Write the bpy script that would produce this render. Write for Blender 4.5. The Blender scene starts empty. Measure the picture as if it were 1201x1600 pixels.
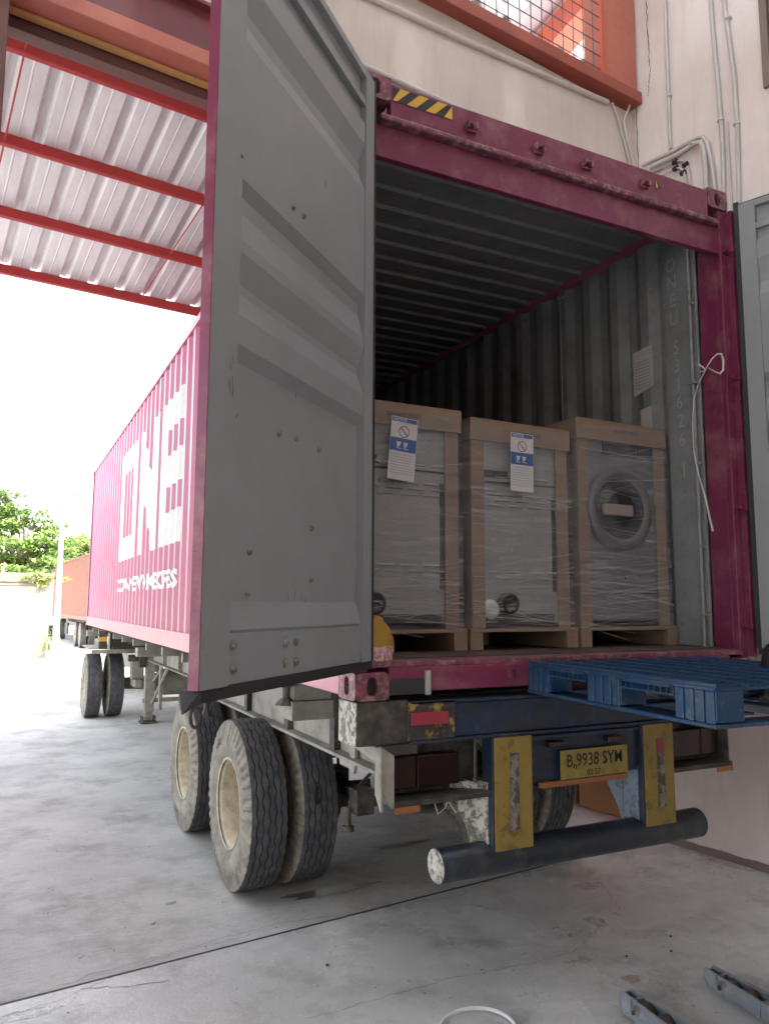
import bpy, bmesh, math, random
from mathutils import Vector, Matrix
random.seed(7)
S = bpy.context.scene
COL = S.collection
PI = math.pi
# ------------------------------------------------------------------ camera
ZC = 1.39                                   # height of the container's underside above the ground
CAM = Vector((-1.3434, -3.0071, 0.4123 + ZC))
YAW, PITCH, ROLL, FPX = 0.457168, 0.119689, 0.0039527, 1191.79
def cam_axes():
    cy, sy, cp, sp = math.cos(YAW), math.sin(YAW), math.cos(PITCH), math.sin(PITCH)
    f = Vector((sy*cp, cy*cp, sp)); r = Vector((cy, -sy, 0)); u = r.cross(f)
    cr, sr = math.cos(ROLL), math.sin(ROLL)
    return r*cr + u*sr, -r*sr + u*cr, f
CR, CU, CF = cam_axes()
cam = bpy.data.objects.new('camera', bpy.data.cameras.new('camera'))
COL.objects.link(cam); S.camera = cam
cam.data.sensor_fit = 'VERTICAL'; cam.data.sensor_height = 36; cam.data.lens = 36*FPX/1600
cam.data.clip_start = .05; cam.data.clip_end = 2000
mw = Matrix((( CR.x, CU.x, -CF.x, CAM.x), (CR.y, CU.y, -CF.y, CAM.y), (CR.z, CU.z, -CF.z, CAM.z), (0, 0, 0, 1)))
cam.matrix_world = mw
# ------------------------------------------------------------------ sky, sun, exposure
SUN = Vector((.12, -.66, .74)).normalized()
W = bpy.data.worlds.new('World'); S.world = W; W.use_nodes = True
nt = W.node_tree; bg = nt.nodes['Background']
sky = nt.nodes.new('ShaderNodeTexSky'); sky.sky_type = 'NISHITA'; sky.sun_disc = False
sky.sun_elevation = math.asin(SUN.z); sky.sun_rotation = math.atan2(SUN.x, SUN.y)
sky.dust_density = 4; sky.air_density = 1.3; sky.ozone_density = 1
hs = nt.nodes.new('ShaderNodeHueSaturation'); hs.inputs['Saturation'].default_value = .42
nt.links.new(sky.outputs[0], hs.inputs['Color']); nt.links.new(hs.outputs[0], bg.inputs[0]); bg.inputs[1].default_value = .15
sl = bpy.data.lights.new('sun', 'SUN'); sl.energy = 3.0; sl.angle = math.radians(3); sl.color = (1, .955, .88)
so = bpy.data.objects.new('sun', sl); COL.objects.link(so); so.rotation_euler = SUN.to_track_quat('Z', 'Y').to_euler()
S.view_settings.view_transform = 'Standard'; S.view_settings.look = 'None'
S.view_settings.exposure = 2.7; S.view_settings.gamma = 1; S.view_settings.use_curve_mapping = False
S.render.engine = 'CYCLES'; S.cycles.max_bounces = 10; S.cycles.diffuse_bounces = 6; S.cycles.transparent_max_bounces = 12
# ------------------------------------------------------------------ helpers
def pix(q, n, c):                            # point of the plane n.X = c seen at pixel q of the photograph
    d = CF*FPX + CR*(q[0]-600.5) - CU*(q[1]-800); n = Vector(n)
    return CAM + d*((c - n.dot(CAM))/n.dot(d))
PX = lambda q, x: pix(q, (1, 0, 0), x)
PY = lambda q, y: pix(q, (0, 1, 0), y)
PZ = lambda q, z: pix(q, (0, 0, 1), z)
TH = math.radians(-7.2)
UA = Vector((math.cos(TH), -math.sin(TH), 0)); VA = Vector((math.sin(TH), math.cos(TH), 0))
def bw(u, v, z): return UA*u + VA*v + Vector((0, 0, z))
BM = Matrix(((UA.x, VA.x, 0, 0), (UA.y, VA.y, 0, 0), (0, 0, 1, 0), (0, 0, 0, 1)))
def uv_of(p): return (p.dot(UA), p.dot(VA), p.z)

def N(nt, t, **k):
    n = nt.nodes.new(t)
    for a, b in k.items():
        if a in n.inputs: n.inputs[a].default_value = b
        else: setattr(n, a, b)
    return n
def mat(name, col, rough=.6, metal=0, var=.12, vs=3, dirt=None, bump=0, bs=40, spec=.5, coat=0, rvar=0, stretch=(1, 1, 1)):
    """paint/metal/concrete: base colour with soft variation, optional dirt (colour, amount 0-1, scale, detail)"""
    m = bpy.data.materials.new(name); m.use_nodes = True; t = m.node_tree; L = t.links.new
    b = t.nodes['Principled BSDF']; b.inputs['Roughness'].default_value = rough; b.inputs['Metallic'].default_value = metal
    b.inputs['Specular IOR Level'].default_value = spec; b.inputs['Coat Weight'].default_value = coat
    tc = N(t, 'ShaderNodeTexCoord'); mp = N(t, 'ShaderNodeMapping'); mp.inputs['Scale'].default_value = stretch
    L(tc.outputs['Object'], mp.inputs[0])
    n1 = N(t, 'ShaderNodeTexNoise', Scale=vs, Detail=6, Roughness=.65); L(mp.outputs[0], n1.inputs['Vector'])
    r1 = N(t, 'ShaderNodeMapRange'); r1.inputs[1].default_value = .3; r1.inputs[2].default_value = .7
    r1.inputs[3].default_value = 1-var; r1.inputs[4].default_value = 1+var; L(n1.outputs[0], r1.inputs[0])
    mx = N(t, 'ShaderNodeVectorMath', operation='SCALE'); mx.inputs[0].default_value = col[:3]; L(r1.outputs[0], mx.inputs['Scale'])
    out = mx.outputs[0]
    if dirt:
        for (dc, amt, ds, sharp) in (dirt if isinstance(dirt, list) else [dirt]):
            n2 = N(t, 'ShaderNodeTexNoise', Scale=ds, Detail=9, Roughness=.7); L(mp.outputs[0], n2.inputs['Vector'])
            r2 = N(t, 'ShaderNodeMapRange'); r2.inputs[1].default_value = .62-amt*.3-sharp; r2.inputs[2].default_value = .62-amt*.3+sharp
            r2.inputs[3].default_value = 0; r2.inputs[4].default_value = min(1, .4+amt); L(n2.outputs[0], r2.inputs[0])
            mm = N(t, 'ShaderNodeMix', data_type='RGBA'); L(r2.outputs[0], mm.inputs[0]); L(out, mm.inputs[6]); mm.inputs[7].default_value = (*dc[:3], 1)
            out = mm.outputs[2]
    L(out, b.inputs['Base Color'])
    if rvar:
        r3 = N(t, 'ShaderNodeMapRange'); r3.inputs[1].default_value = .35; r3.inputs[2].default_value = .65
        r3.inputs[3].default_value = max(.05, rough-rvar); r3.inputs[4].default_value = min(1, rough+rvar); L(n1.outputs[0], r3.inputs[0]); L(r3.outputs[0], b.inputs['Roughness'])
    if bump:
        n3 = N(t, 'ShaderNodeTexNoise', Scale=bs, Detail=5, Roughness=.6); L(mp.outputs[0], n3.inputs['Vector'])
        bp = N(t, 'ShaderNodeBump', Strength=min(1, bump), Distance=.01); L(n3.outputs[0], bp.inputs['Height']); L(bp.outputs[0], b.inputs['Normal'])
    return m

class MB:
    def __init__(s, T=None): s.v = []; s.f = []; s.mi = []; s.sm = []; s.T = T; s.m = 0; s.smooth = False
    def add(s, vs, fs):
        o = len(s.v)
        for p in vs:
            p = Vector(p); s.v.append(tuple(s.T @ p) if s.T else tuple(p))
        for f in fs: s.f.append([i+o for i in f]); s.mi.append(s.m); s.sm.append(s.smooth)
        return s
    def box(s, x0, x1, y0, y1, z0, z1):
        v = [(x0, y0, z0), (x1, y0, z0), (x1, y1, z0), (x0, y1, z0), (x0, y0, z1), (x1, y0, z1), (x1, y1, z1), (x0, y1, z1)]
        return s.add(v, [(0, 3, 2, 1), (4, 5, 6, 7), (0, 1, 5, 4), (1, 2, 6, 5), (2, 3, 7, 6), (3, 0, 4, 7)])
    def quad(s, a, b, c, d): return s.add([a, b, c, d], [(0, 1, 2, 3)])
    def prism(s, poly, ax, a0, a1):          # polygon in the two other axes, extruded along ax
        def P(p, a): return {'x': (a, p[0], p[1]), 'y': (p[0], a, p[1]), 'z': (p[0], p[1], a)}[ax]
        n = len(poly); v = [P(p, a0) for p in poly]+[P(p, a1) for p in poly]
        return s.add(v, [tuple(range(n))[::-1], tuple(range(n, 2*n))]+[(i, (i+1) % n, n+(i+1) % n, n+i) for i in range(n)])
    def tube(s, pts, r, n=8, caps=True):
        pts = [Vector(p) for p in pts]; rr = r if isinstance(r, (list, tuple)) else [r]*len(pts)
        v = []; up = None
        for i, p in enumerate(pts):
            t = (pts[min(i+1, len(pts)-1)]-pts[max(i-1, 0)]).normalized()
            if up is None: up = Vector((0, 0, 1)) if abs(t.z) < .9 else Vector((0, 1, 0))
            a = t.cross(up); a = a.normalized() if a.length > 1e-6 else t.orthogonal().normalized(); b = a.cross(t).normalized(); up = b
            for k in range(n):
                w = 2*PI*k/n; v.append(p+(a*math.cos(w)+b*math.sin(w))*rr[i])
        f = [(i*n+k, i*n+(k+1) % n, (i+1)*n+(k+1) % n, (i+1)*n+k) for i in range(len(pts)-1) for k in range(n)]
        o = s.smooth; s.smooth = n > 6; s.add(v, f); s.smooth = o
        if caps: s.add(v[:n], [tuple(range(n))]); s.add(v[-n:], [tuple(range(n))[::-1]])
        return s
    def lathe(s, prof, c, ax='x', n=32, smooth=True):   # prof: (axial, radius)
        v = []
        for a, r in prof:
            for k in range(n):
                w = 2*PI*k/n; q = (r*math.cos(w), r*math.sin(w))
                p = {'x': (a, q[0], q[1]), 'y': (q[0], a, q[1]), 'z': (q[0], q[1], a)}[ax]
                v.append(tuple(c[i]+p[i] for i in range(3)))
        f = [(i*n+k, i*n+(k+1) % n, (i+1)*n+(k+1) % n, (i+1)*n+k) for i in range(len(prof)-1) for k in range(n)]
        o = s.smooth; s.smooth = smooth; s.add(v, f); s.smooth = o; return s
    def build(s, name, mats, parent=None, bevel=0, **tags):
        me = bpy.data.meshes.new(name); me.from_pydata(s.v, [], s.f)
        for m in (mats if isinstance(mats, (list, tuple)) else [mats]): me.materials.append(m)
        me.polygons.foreach_set('material_index', s.mi); me.polygons.foreach_set('use_smooth', s.sm); me.update()
        o = bpy.data.objects.new(name, me); COL.objects.link(o)
        if parent is not None:
            o.parent = parent; o.matrix_parent_inverse = WM[parent.name].inverted(); WM[o.name] = Matrix()
        else: WM[o.name] = Matrix()
        if bevel:
            b = o.modifiers.new('bevel', 'BEVEL'); b.width = bevel; b.segments = 2; b.limit_method = 'ANGLE'; b.angle_limit = math.radians(40)
        for k, v in tags.items(): o[k] = v
        return o
WM = {}
def thing(name, label, cat, loc=(0, 0, 0), rz=0, group=None, parent=None):
    o = bpy.data.objects.new(name, None); COL.objects.link(o); o.location = loc; o.rotation_euler = (0, 0, rz)
    o.empty_display_size = .2
    M_ = Matrix.Translation(loc) @ Matrix.Rotation(rz, 4, 'Z')
    if parent is not None: o.parent = parent; o.matrix_parent_inverse = WM[parent.name].inverted()
    WM[o.name] = M_
    if label: o['label'] = label
    if cat: o['category'] = cat
    if group: o['group'] = group
    return o
def tag(o, label, cat, group=None):
    o['label'] = label; o['category'] = cat
    if group: o['group'] = group
    return o
def struct(o): o['kind'] = 'structure'; return o
def share(src, name, parent, M_):            # another object on the same mesh, placed by a world matrix
    o = bpy.data.objects.new(name, src.data); COL.objects.link(o)
    for md in src.modifiers:
        b = o.modifiers.new('bevel', 'BEVEL'); b.width = md.width; b.segments = md.segments; b.limit_method = 'ANGLE'; b.angle_limit = md.angle_limit
    o.matrix_world = M_
    if parent is not None:
        o.parent = parent; o.matrix_parent_inverse = WM[parent.name].inverted(); o.matrix_basis = M_
    WM[o.name] = M_
    return o
def kids(o): return [c for c in bpy.data.objects if c.parent == o]
def text_geo(txt, size, align='CENTER', bold=0):
    c = bpy.data.curves.new('lettering', 'FONT'); c.body = txt; c.size = size; c.align_x = align; c.align_y = 'CENTER'; c.offset = bold; c.resolution_u = 3
    o = bpy.data.objects.new('lettering', c); COL.objects.link(o)
    me = bpy.data.meshes.new_from_object(o.evaluated_get(bpy.context.evaluated_depsgraph_get()))
    bpy.data.objects.remove(o); bpy.data.curves.remove(c)
    vs = [v.co.copy() for v in me.vertices]; fs = [tuple(p.vertices) for p in me.polygons]; bpy.data.meshes.remove(me)
    return vs, fs
def text_on(mb, txt, size, o, ex, ey, align='CENTER', bold=0, sx=1):   # flat print at o, axes ex/ey
    vs, fs = text_geo(txt, size, align, bold); o, ex, ey = Vector(o), Vector(ex), Vector(ey)
    mb.add([o+ex*v.x*sx+ey*v.y for v in vs], fs)

# ------------------------------------------------------------------ materials
m_mag = mat('magenta_paint', (.175, .024, .068), .36, var=.10, vs=1.5, dirt=[((.30, .16, .17), .12, 6, .1)], bump=.08, bs=12)
m_mag_glare = mat('glare_washed_magenta', (.42, .10, .19), .34, var=.08, vs=1.2, dirt=[((.36, .16, .2), .12, 4, .12)], bump=.06, bs=10)  # magenta lightened so the colour carries the outdoor glare on the long sides
m_mag_in = mat('magenta_worn', (.20, .038, .075), .5, var=.18, vs=4, dirt=[((.07, .045, .045), .42, 9, .07), ((.45, .22, .22), .25, 22, .06)], bump=.25, bs=60)
m_grey_in = mat('grey_interior_paint', (.25, .257, .262), .5, var=.05, vs=1.2, dirt=[((.14, .14, .14), .22, 3.5, .12), ((.09, .08, .07), .06, 25, .05)], bump=.05, bs=20)
m_door = mat('door_grey_paint', (.275, .288, .30), .42, var=.04, vs=1.4, dirt=[((.21, .21, .205), .16, 3, .2)], bump=.05, bs=14)
m_white_paint = mat('white_lettering', (.58, .61, .58), .45, var=.05)
m_rubber = mat('black_rubber', (.02, .02, .022), .6, var=.2, bump=.2)
m_tyre = mat('tyre_rubber', (.06, .062, .07), .8, var=.22, vs=8, dirt=[((.17, .165, .155), .2, 14, .14)], bump=.3, bs=120)
m_tyre_side = mat('dusty_tyre_side', (.29, .265, .215), .9, var=.22, vs=7, dirt=[((.10, .098, .09), .3, 11, .12)], bump=.3, bs=90)
m_rim = mat('cream_rim', (.52, .46, .33), .6, var=.14, vs=9, dirt=[((.22, .17, .11), .28, 12, .12)], bump=.12, bs=50)
m_chassis = mat('dusty_beige_chassis', (.33, .31, .26), .7, var=.2, vs=3, dirt=[((.1, .09, .08), .3, 6, .12)], bump=.25, bs=40)
m_grease = mat('dark_greasy_steel', (.032, .029, .027), .6, var=.35, vs=5, dirt=[((.16, .13, .1), .25, 8, .1)], bump=.4, bs=45)
m_blue = mat('worn_blue_paint', (.010, .024, .058), .42, var=.25, vs=4, dirt=[((.03, .028, .03), .35, 7, .08), ((.06, .075, .10), .10, 16, .06)], bump=.25, bs=50)
m_yel = mat('chipped_yellow_paint', (.26, .18, .03), .55, var=.15, vs=6, dirt=[((.06, .045, .03), .16, 7, .02), ((.3, .2, .06), .3, 20, .1)], bump=.3, bs=50)
m_yelrust = mat('rubbed_yellow_black_paint', (.30, .21, .04), .6, var=.2, vs=6, dirt=[((.035, .03, .027), .62, 9, .025)], bump=.4, bs=60)
m_chipwhite = mat('chipped_white_paint', (.5, .48, .42), .7, var=.2, vs=8, dirt=[((.07, .06, .05), .38, 26, .03)], bump=.4, bs=70)
m_redrefl = mat('red_reflector', (.30, .03, .05), .3, var=.1)
m_amber = mat('amber_reflector', (.30, .11, .03), .35, var=.1)
m_lens = mat('dark_red_lamp_lens', (.02, .005, .005), .2, var=.1)
m_lens2 = mat('dark_amber_lamp_lens', (.03, .012, .006), .25, var=.1)
m_plate = mat('yellow_plate_paint', (.32, .23, .035), .45, var=.15, vs=10, dirt=[((.12, .09, .05), .25, 20, .08)])
m_ink = mat('black_ink', (.02, .02, .022), .6, var=.1)
m_wood = mat('pallet_wood', (.25, .18, .12), .75, var=.18, vs=5, stretch=(1, 8, 8), dirt=[((.22, .15, .09), .25, 5, .12)], bump=.3, bs=30)
m_card = mat('cardboard', (.235, .16, .11), .8, var=.1, vs=3, dirt=[((.18, .12, .08), .25, 9, .15)], bump=.08, bs=25)
m_cardl = mat('orange_brown_cardboard', (.5, .27, .12), .8, var=.08, vs=3)
m_sheet = mat('pale_machine_panel', (.27, .265, .26), .45, var=.08, vs=2)
m_sheetd = mat('grey_machine_panel', (.14, .14, .155), .4, var=.12, vs=2)
m_dark = mat('dark_plastic', (.025, .025, .03), .4, var=.15)
m_label = mat('white_label_paper', (.52, .5, .5), .6, var=.05)
m_lblue = mat('label_blue_print', (.04, .1, .26), .5, var=.1)
m_lgrey = mat('label_grey_print', (.3, .3, .33), .6, var=.1)
m_bplas = mat('blue_plastic', (.010, .052, .13), .33, var=.12, vs=6, dirt=[((.05, .08, .11), .2, 9, .06), ((.14, .17, .2), .08, 30, .03)], bump=.1, bs=40)  # paler flecks are scuffs and glints painted into the colour
m_floorwood = mat('container_floor_wood', (.10, .06, .05), .6, var=.3, vs=3, stretch=(1, .2, 1), dirt=[((.04, .03, .03), .35, 5, .1)])
m_steel = mat('galvanised_steel', (.45, .45, .44), .45, metal=.6, var=.1)
m_red = mat('red_steel_paint', (.36, .03, .03), .45, var=.08, vs=3)
m_maroon = mat('maroon_steel_paint', (.16, .03, .04), .5, var=.12, vs=3, dirt=[((.12, .04, .04), .2, 5, .1)])
m_salmon = mat('salmon_steel_paint', (.46, .15, .10), .55, var=.1, vs=3, dirt=[((.35, .1, .08), .2, 6, .1)])
m_orange = mat('orange_steel_paint', (.56, .11, .06), .5, var=.1, vs=3, dirt=[((.3, .07, .05), .2, 6, .1)])
m_yellowstrip = mat('ochre_wood_strip', (.5, .3, .1), .6, var=.12)
m_brown = mat('brown_steel_paint', (.13, .055, .045), .55, var=.15)
m_frame = mat('bronze_window_frame', (.19, .15, .12), .5, var=.1)
m_pipe = mat('white_conduit', (.5, .47, .45), .5, var=.1, vs=4)
m_strap = mat('white_plastic_strap', (.6, .6, .58), .4, var=.05)
m_ycloth = mat('yellow_cloth', (.36, .2, .03), .85, var=.15, vs=8, bump=.4, bs=60)
m_pcloth = mat('pink_patterned_cloth', (.45, .12, .14), .85, var=.3, vs=30, dirt=[((.6, .5, .45), .4, 40, .05)], bump=.4, bs=60)
m_fork = mat('grey_fork_paint', (.17, .18, .20), .45, var=.12, vs=6, dirt=[((.3, .3, .3), .15, 14, .08)], bump=.1)
m_roller = mat('brown_roller', (.13, .09, .07), .5, var=.2)
m_bark = mat('bark', (.12, .09, .065), .9, var=.3, vs=8, bump=.6, bs=20)
m_pole = mat('white_pole_paint', (.42, .42, .41), .5, var=.06)
m_oldwall = mat('weathered_white_wall', (.22, .205, .17), .85, var=.08, vs=1, dirt=[((.16, .14, .10), .28, 2.5, .1)], bump=.3, bs=20)
m_wallcap = mat('mossy_concrete_cap', (.13, .12, .09), .9, var=.2, vs=4, dirt=[((.05, .05, .035), .3, 7, .1)], bump=.4, bs=30)
m_kerb = mat('kerb_concrete', (.24, .21, .15), .85, var=.15, vs=4)
m_rust_c = mat('rust_orange_container', (.21, .085, .06), .5, var=.15, vs=2, dirt=[((.3, .1, .06), .3, 5, .1)])
m_tan = mat('tan_container_frame', (.38, .23, .12), .5, var=.15)
m_orange_t = mat('orange_tarp', (.75, .16, .02), .6, var=.15, vs=6)
def leafmat(name, c, c2):
    m = mat(name, c, .55, var=.3, vs=2, dirt=[(c2, .45, 1.2, .12)]); return m
m_leaf = leafmat('rain_tree_leaves', (.12, .20, .04), (.17, .27, .065))
m_leaf2 = leafmat('pale_tree_leaves', (.14, .19, .04), (.2, .24, .06))
m_vine = leafmat('vine_leaves', (.16, .2, .04), (.3, .3, .07))

def wall_mat(name, c, blotch, speck, speckamt):
    m = bpy.data.materials.new(name); m.use_nodes = True; t = m.node_tree; L = t.links.new; b = t.nodes['Principled BSDF']
    b.inputs['Roughness'].default_value = .8
    tc = N(t, 'ShaderNodeTexCoord')
    n1 = N(t, 'ShaderNodeTexNoise', Scale=.9, Detail=6, Roughness=.6); L(tc.outputs['Object'], n1.inputs['Vector'])
    cr = N(t, 'ShaderNodeMix', data_type='RGBA'); cr.inputs[6].default_value = (*c, 1); cr.inputs[7].default_value = (*blotch, 1)
    r = N(t, 'ShaderNodeMapRange'); r.inputs[1].default_value = .4; r.inputs[2].default_value = .68; L(n1.outputs[0], r.inputs[0]); L(r.outputs[0], cr.inputs[0])
    mp = N(t, 'ShaderNodeMapping'); mp.inputs['Scale'].default_value = (1, 1, .4); L(tc.outputs['Object'], mp.inputs[0])
    n2 = N(t, 'ShaderNodeTexNoise', Scale=19, Detail=3, Roughness=.6); L(mp.outputs[0], n2.inputs['Vector'])
    n3 = N(t, 'ShaderNodeTexNoise', Scale=.8, Detail=3); L(tc.outputs['Object'], n3.inputs['Vector'])
    r2 = N(t, 'ShaderNodeMapRange'); r2.inputs[1].default_value = .73; r2.inputs[2].default_value = .77; L(n2.outputs[0], r2.inputs[0])
    r3 = N(t, 'ShaderNodeMapRange'); r3.inputs[1].default_value = .42; r3.inputs[2].default_value = .58; r3.inputs[4].default_value = speckamt; L(n3.outputs[0], r3.inputs[0])
    mu = N(t, 'ShaderNodeMath', operation='MULTIPLY'); L(r2.outputs[0], mu.inputs[0]); L(r3.outputs[0], mu.inputs[1])
    c2 = N(t, 'ShaderNodeMix', data_type='RGBA'); c2.inputs[7].default_value = (*speck, 1); L(mu.outputs[0], c2.inputs[0]); L(cr.outputs[2], c2.inputs[6])
    mp4 = N(t, 'ShaderNodeMapping'); mp4.inputs['Scale'].default_value = (3, 3, .35); L(tc.outputs['Object'], mp4.inputs[0])
    n4 = N(t, 'ShaderNodeTexNoise', Scale=2.5, Detail=7, Roughness=.7); L(mp4.outputs[0], n4.inputs['Vector'])
    r4 = N(t, 'ShaderNodeMapRange'); r4.inputs[1].default_value = .5; r4.inputs[2].default_value = .85; r4.inputs[4].default_value = .5; L(n4.outputs[0], r4.inputs[0])
    c3 = N(t, 'ShaderNodeMix', data_type='RGBA'); c3.inputs[7].default_value = (*[x*.62 for x in blotch], 1); L(r4.outputs[0], c3.inputs[0]); L(c2.outputs[2], c3.inputs[6])
    L(c3.outputs[2], b.inputs['Base Color'])
    nb = N(t, 'ShaderNodeTexNoise', Scale=35, Detail=6); L(tc.outputs['Object'], nb.inputs['Vector'])
    bp = N(t, 'ShaderNodeBump', Strength=.35, Distance=.006); L(nb.outputs[0], bp.inputs['Height']); L(bp.outputs[0], b.inputs['Normal'])
    return m
m_plaster = wall_mat('cream_plaster', (.60, .53, .47), (.50, .43, .38), (.12, .085, .05), .9)
m_plaster2 = wall_mat('pinkish_white_plaster', (.72, .66, .63), (.62, .53, .50), (.3, .22, .17), .35)

def concrete(name, base, light, dark, rough0, rough1, sc, grain, brush=0):
    m = bpy.data.materials.new(name); m.use_nodes = True; t = m.node_tree; L = t.links.new; b = t.nodes['Principled BSDF']
    tc = N(t, 'ShaderNodeTexCoord'); O = tc.outputs['Object']
    def noise(s, d, rr, st=None):
        n = N(t, 'ShaderNodeTexNoise', Scale=s, Detail=d, Roughness=rr)
        if st:
            mp = N(t, 'ShaderNodeMapping'); mp.inputs['Scale'].default_value = st; mp.inputs['Rotation'].default_value = (0, 0, .5); L(O, mp.inputs[0]); L(mp.outputs[0], n.inputs['Vector'])
        else: L(O, n.inputs['Vector'])
        return n.outputs[0]
    def rng(o, a, bb, c=0, d=1):
        r = N(t, 'ShaderNodeMapRange'); r.inputs[1].default_value = a; r.inputs[2].default_value = bb; r.inputs[3].default_value = c; r.inputs[4].default_value = d; L(o, r.inputs[0]); return r.outputs[0]
    def mix(f, a, c):
        x = N(t, 'ShaderNodeMix', data_type='RGBA'); L(f, x.inputs[0])
        if hasattr(a, 'links'): L(a, x.inputs[6])
        else: x.inputs[6].default_value = (*a, 1)
        x.inputs[7].default_value = (*c, 1); return x.outputs[2]
    big = noise(sc, 8, .62); c = mix(rng(big, .42, .66), base, light)
    c = mix(rng(noise(sc*2.3+.1, 9, .7), .48, .66, 0, .85), c, dark); c = mix(rng(noise(sc*1.1+.37, 10, .72), .54, .62, 0, .6), c, light)
    c = mix(rng(noise(sc*7, 6, .7, (1, .35, 1)), .58, .75, 0, .5), c, light)
    c = mix(rng(noise(grain, 4, .8), .50, .75, 0, .35), c, tuple(x*.55 for x in dark))
    c = mix(rng(noise(14, 3, .5), .71, .74, 0, .5), c, tuple(x*.4 for x in dark))
    if brush: c = mix(rng(noise(10, 6, .75, (.6, 7, 1)), .50, .72, 0, .55), c, tuple(x*.8 for x in dark))
    L(c, b.inputs['Base Color']); L(rng(big, .38, .64, rough1, rough0), b.inputs['Roughness'])
    bp = N(t, 'ShaderNodeBump', Strength=.5, Distance=.004); L(noise(grain*.7, 6, .75), bp.inputs['Height'])
    bp2 = N(t, 'ShaderNodeBump', Strength=.25, Distance=.01); L(noise(5, 5, .6), bp2.inputs['Height']); L(bp.outputs[0], bp2.inputs['Normal']); L(bp2.outputs[0], b.inputs['Normal'])
    return m
m_slab = concrete('smooth_hall_concrete', (.52, .52, .495), (.64, .645, .63), (.31, .31, .285), .14, .42, .9, 90)
m_yard = concrete('rough_yard_concrete', (.44, .435, .41), (.54, .535, .51), (.28, .27, .24), .6, .85, .7, 60, brush=1)

def film():
    m = bpy.data.materials.new('stretch_film'); m.use_nodes = True; t = m.node_tree; L = t.links.new; t.nodes.remove(t.nodes['Principled BSDF'])
    out = t.nodes['Material Output']; tc = N(t, 'ShaderNodeTexCoord'); O = tc.outputs['Object']
    mp = N(t, 'ShaderNodeMapping'); mp.inputs['Scale'].default_value = (1.2, 1.2, 14); L(O, mp.inputs[0])
    wv = N(t, 'ShaderNodeTexNoise', Scale=3, Detail=8, Roughness=.7, Distortion=.6); L(mp.outputs[0], wv.inputs['Vector'])
    n2 = N(t, 'ShaderNodeTexNoise', Scale=5, Detail=6, Roughness=.7, Distortion=1.5); L(O, n2.inputs['Vector'])
    r = N(t, 'ShaderNodeMapRange'); r.inputs[1].default_value = .45; r.inputs[2].default_value = .78; r.inputs[3].default_value = .16; r.inputs[4].default_value = 1.0; L(wv.outputs[0], r.inputs[0])
    r2 = N(t, 'ShaderNodeMapRange'); r2.inputs[1].default_value = .4; r2.inputs[2].default_value = .7; r2.inputs[3].default_value = .4; r2.inputs[4].default_value = 1.1; L(n2.outputs[0], r2.inputs[0])
    mu = N(t, 'ShaderNodeMath', operation='MULTIPLY'); L(r.outputs[0], mu.inputs[0]); L(r2.outputs[0], mu.inputs[1])
    bp = N(t, 'ShaderNodeBump', Strength=1, Distance=.05); L(wv.outputs[0], bp.inputs['Height'])
    tr = N(t, 'ShaderNodeBsdfTransparent'); gl = N(t, 'ShaderNodeBsdfGlossy'); gl.inputs['Roughness'].default_value = .16; gl.inputs['Color'].default_value = (.9, .9, .9, 1); L(bp.outputs[0], gl.inputs['Normal'])
    df = N(t, 'ShaderNodeBsdfDiffuse'); df.inputs['Color'].default_value = (.42, .42, .44, 1)
    a = N(t, 'ShaderNodeMixShader'); a.inputs[0].default_value = .45; L(df.outputs[0], a.inputs[1]); L(gl.outputs[0], a.inputs[2])
    f = N(t, 'ShaderNodeMixShader'); L(mu.outputs[0], f.inputs[0]); L(tr.outputs[0], f.inputs[1]); L(a.outputs[0], f.inputs[2]); L(f.outputs[0], out.inputs[0])
    return m
m_film = film()
def glassmat():
    m = bpy.data.materials.new('dark_window_glass'); m.use_nodes = True; b = m.node_tree.nodes['Principled BSDF']
    b.inputs['Base Color'].default_value = (.02, .022, .03, 1); b.inputs['Roughness'].default_value = .08; return m
m_glass = glassmat()
def roofmat():                               # thin metal sheet; slight skylight glow comes from real light only
    return mat('galvalume_roof_sheet', (.74, .72, .73), .38, metal=.15, var=.07, vs=1.2, stretch=(1, .15, 1), dirt=[((.45, .43, .44), .2, 3, .12)])
m_roof = roofmat()

m_fill_sheet = bpy.data.materials.new('translucent_sheet'); m_fill_sheet.use_nodes = True; _t = m_fill_sheet.node_tree; _t.nodes.remove(_t.nodes['Principled BSDF'])
_n = _t.nodes.new('ShaderNodeBsdfTranslucent'); _n.inputs[0].default_value = (.50, .51, .53, 1); _t.links.new(_n.outputs[0], _t.nodes['Material Output'].inputs[0])
m_oranged = mat('dark_orange_steel_paint', (.34, .075, .045), .5, var=.12, vs=3, dirt=[((.2, .06, .05), .25, 6, .1)])
m_tube = mat('scuffed_dark_tube_paint', (.013, .022, .04), .4, var=.3, vs=3, dirt=[((.07, .075, .08), .22, 9, .05), ((.02, .02, .02), .3, 4, .1)], bump=.25, bs=30)
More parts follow.
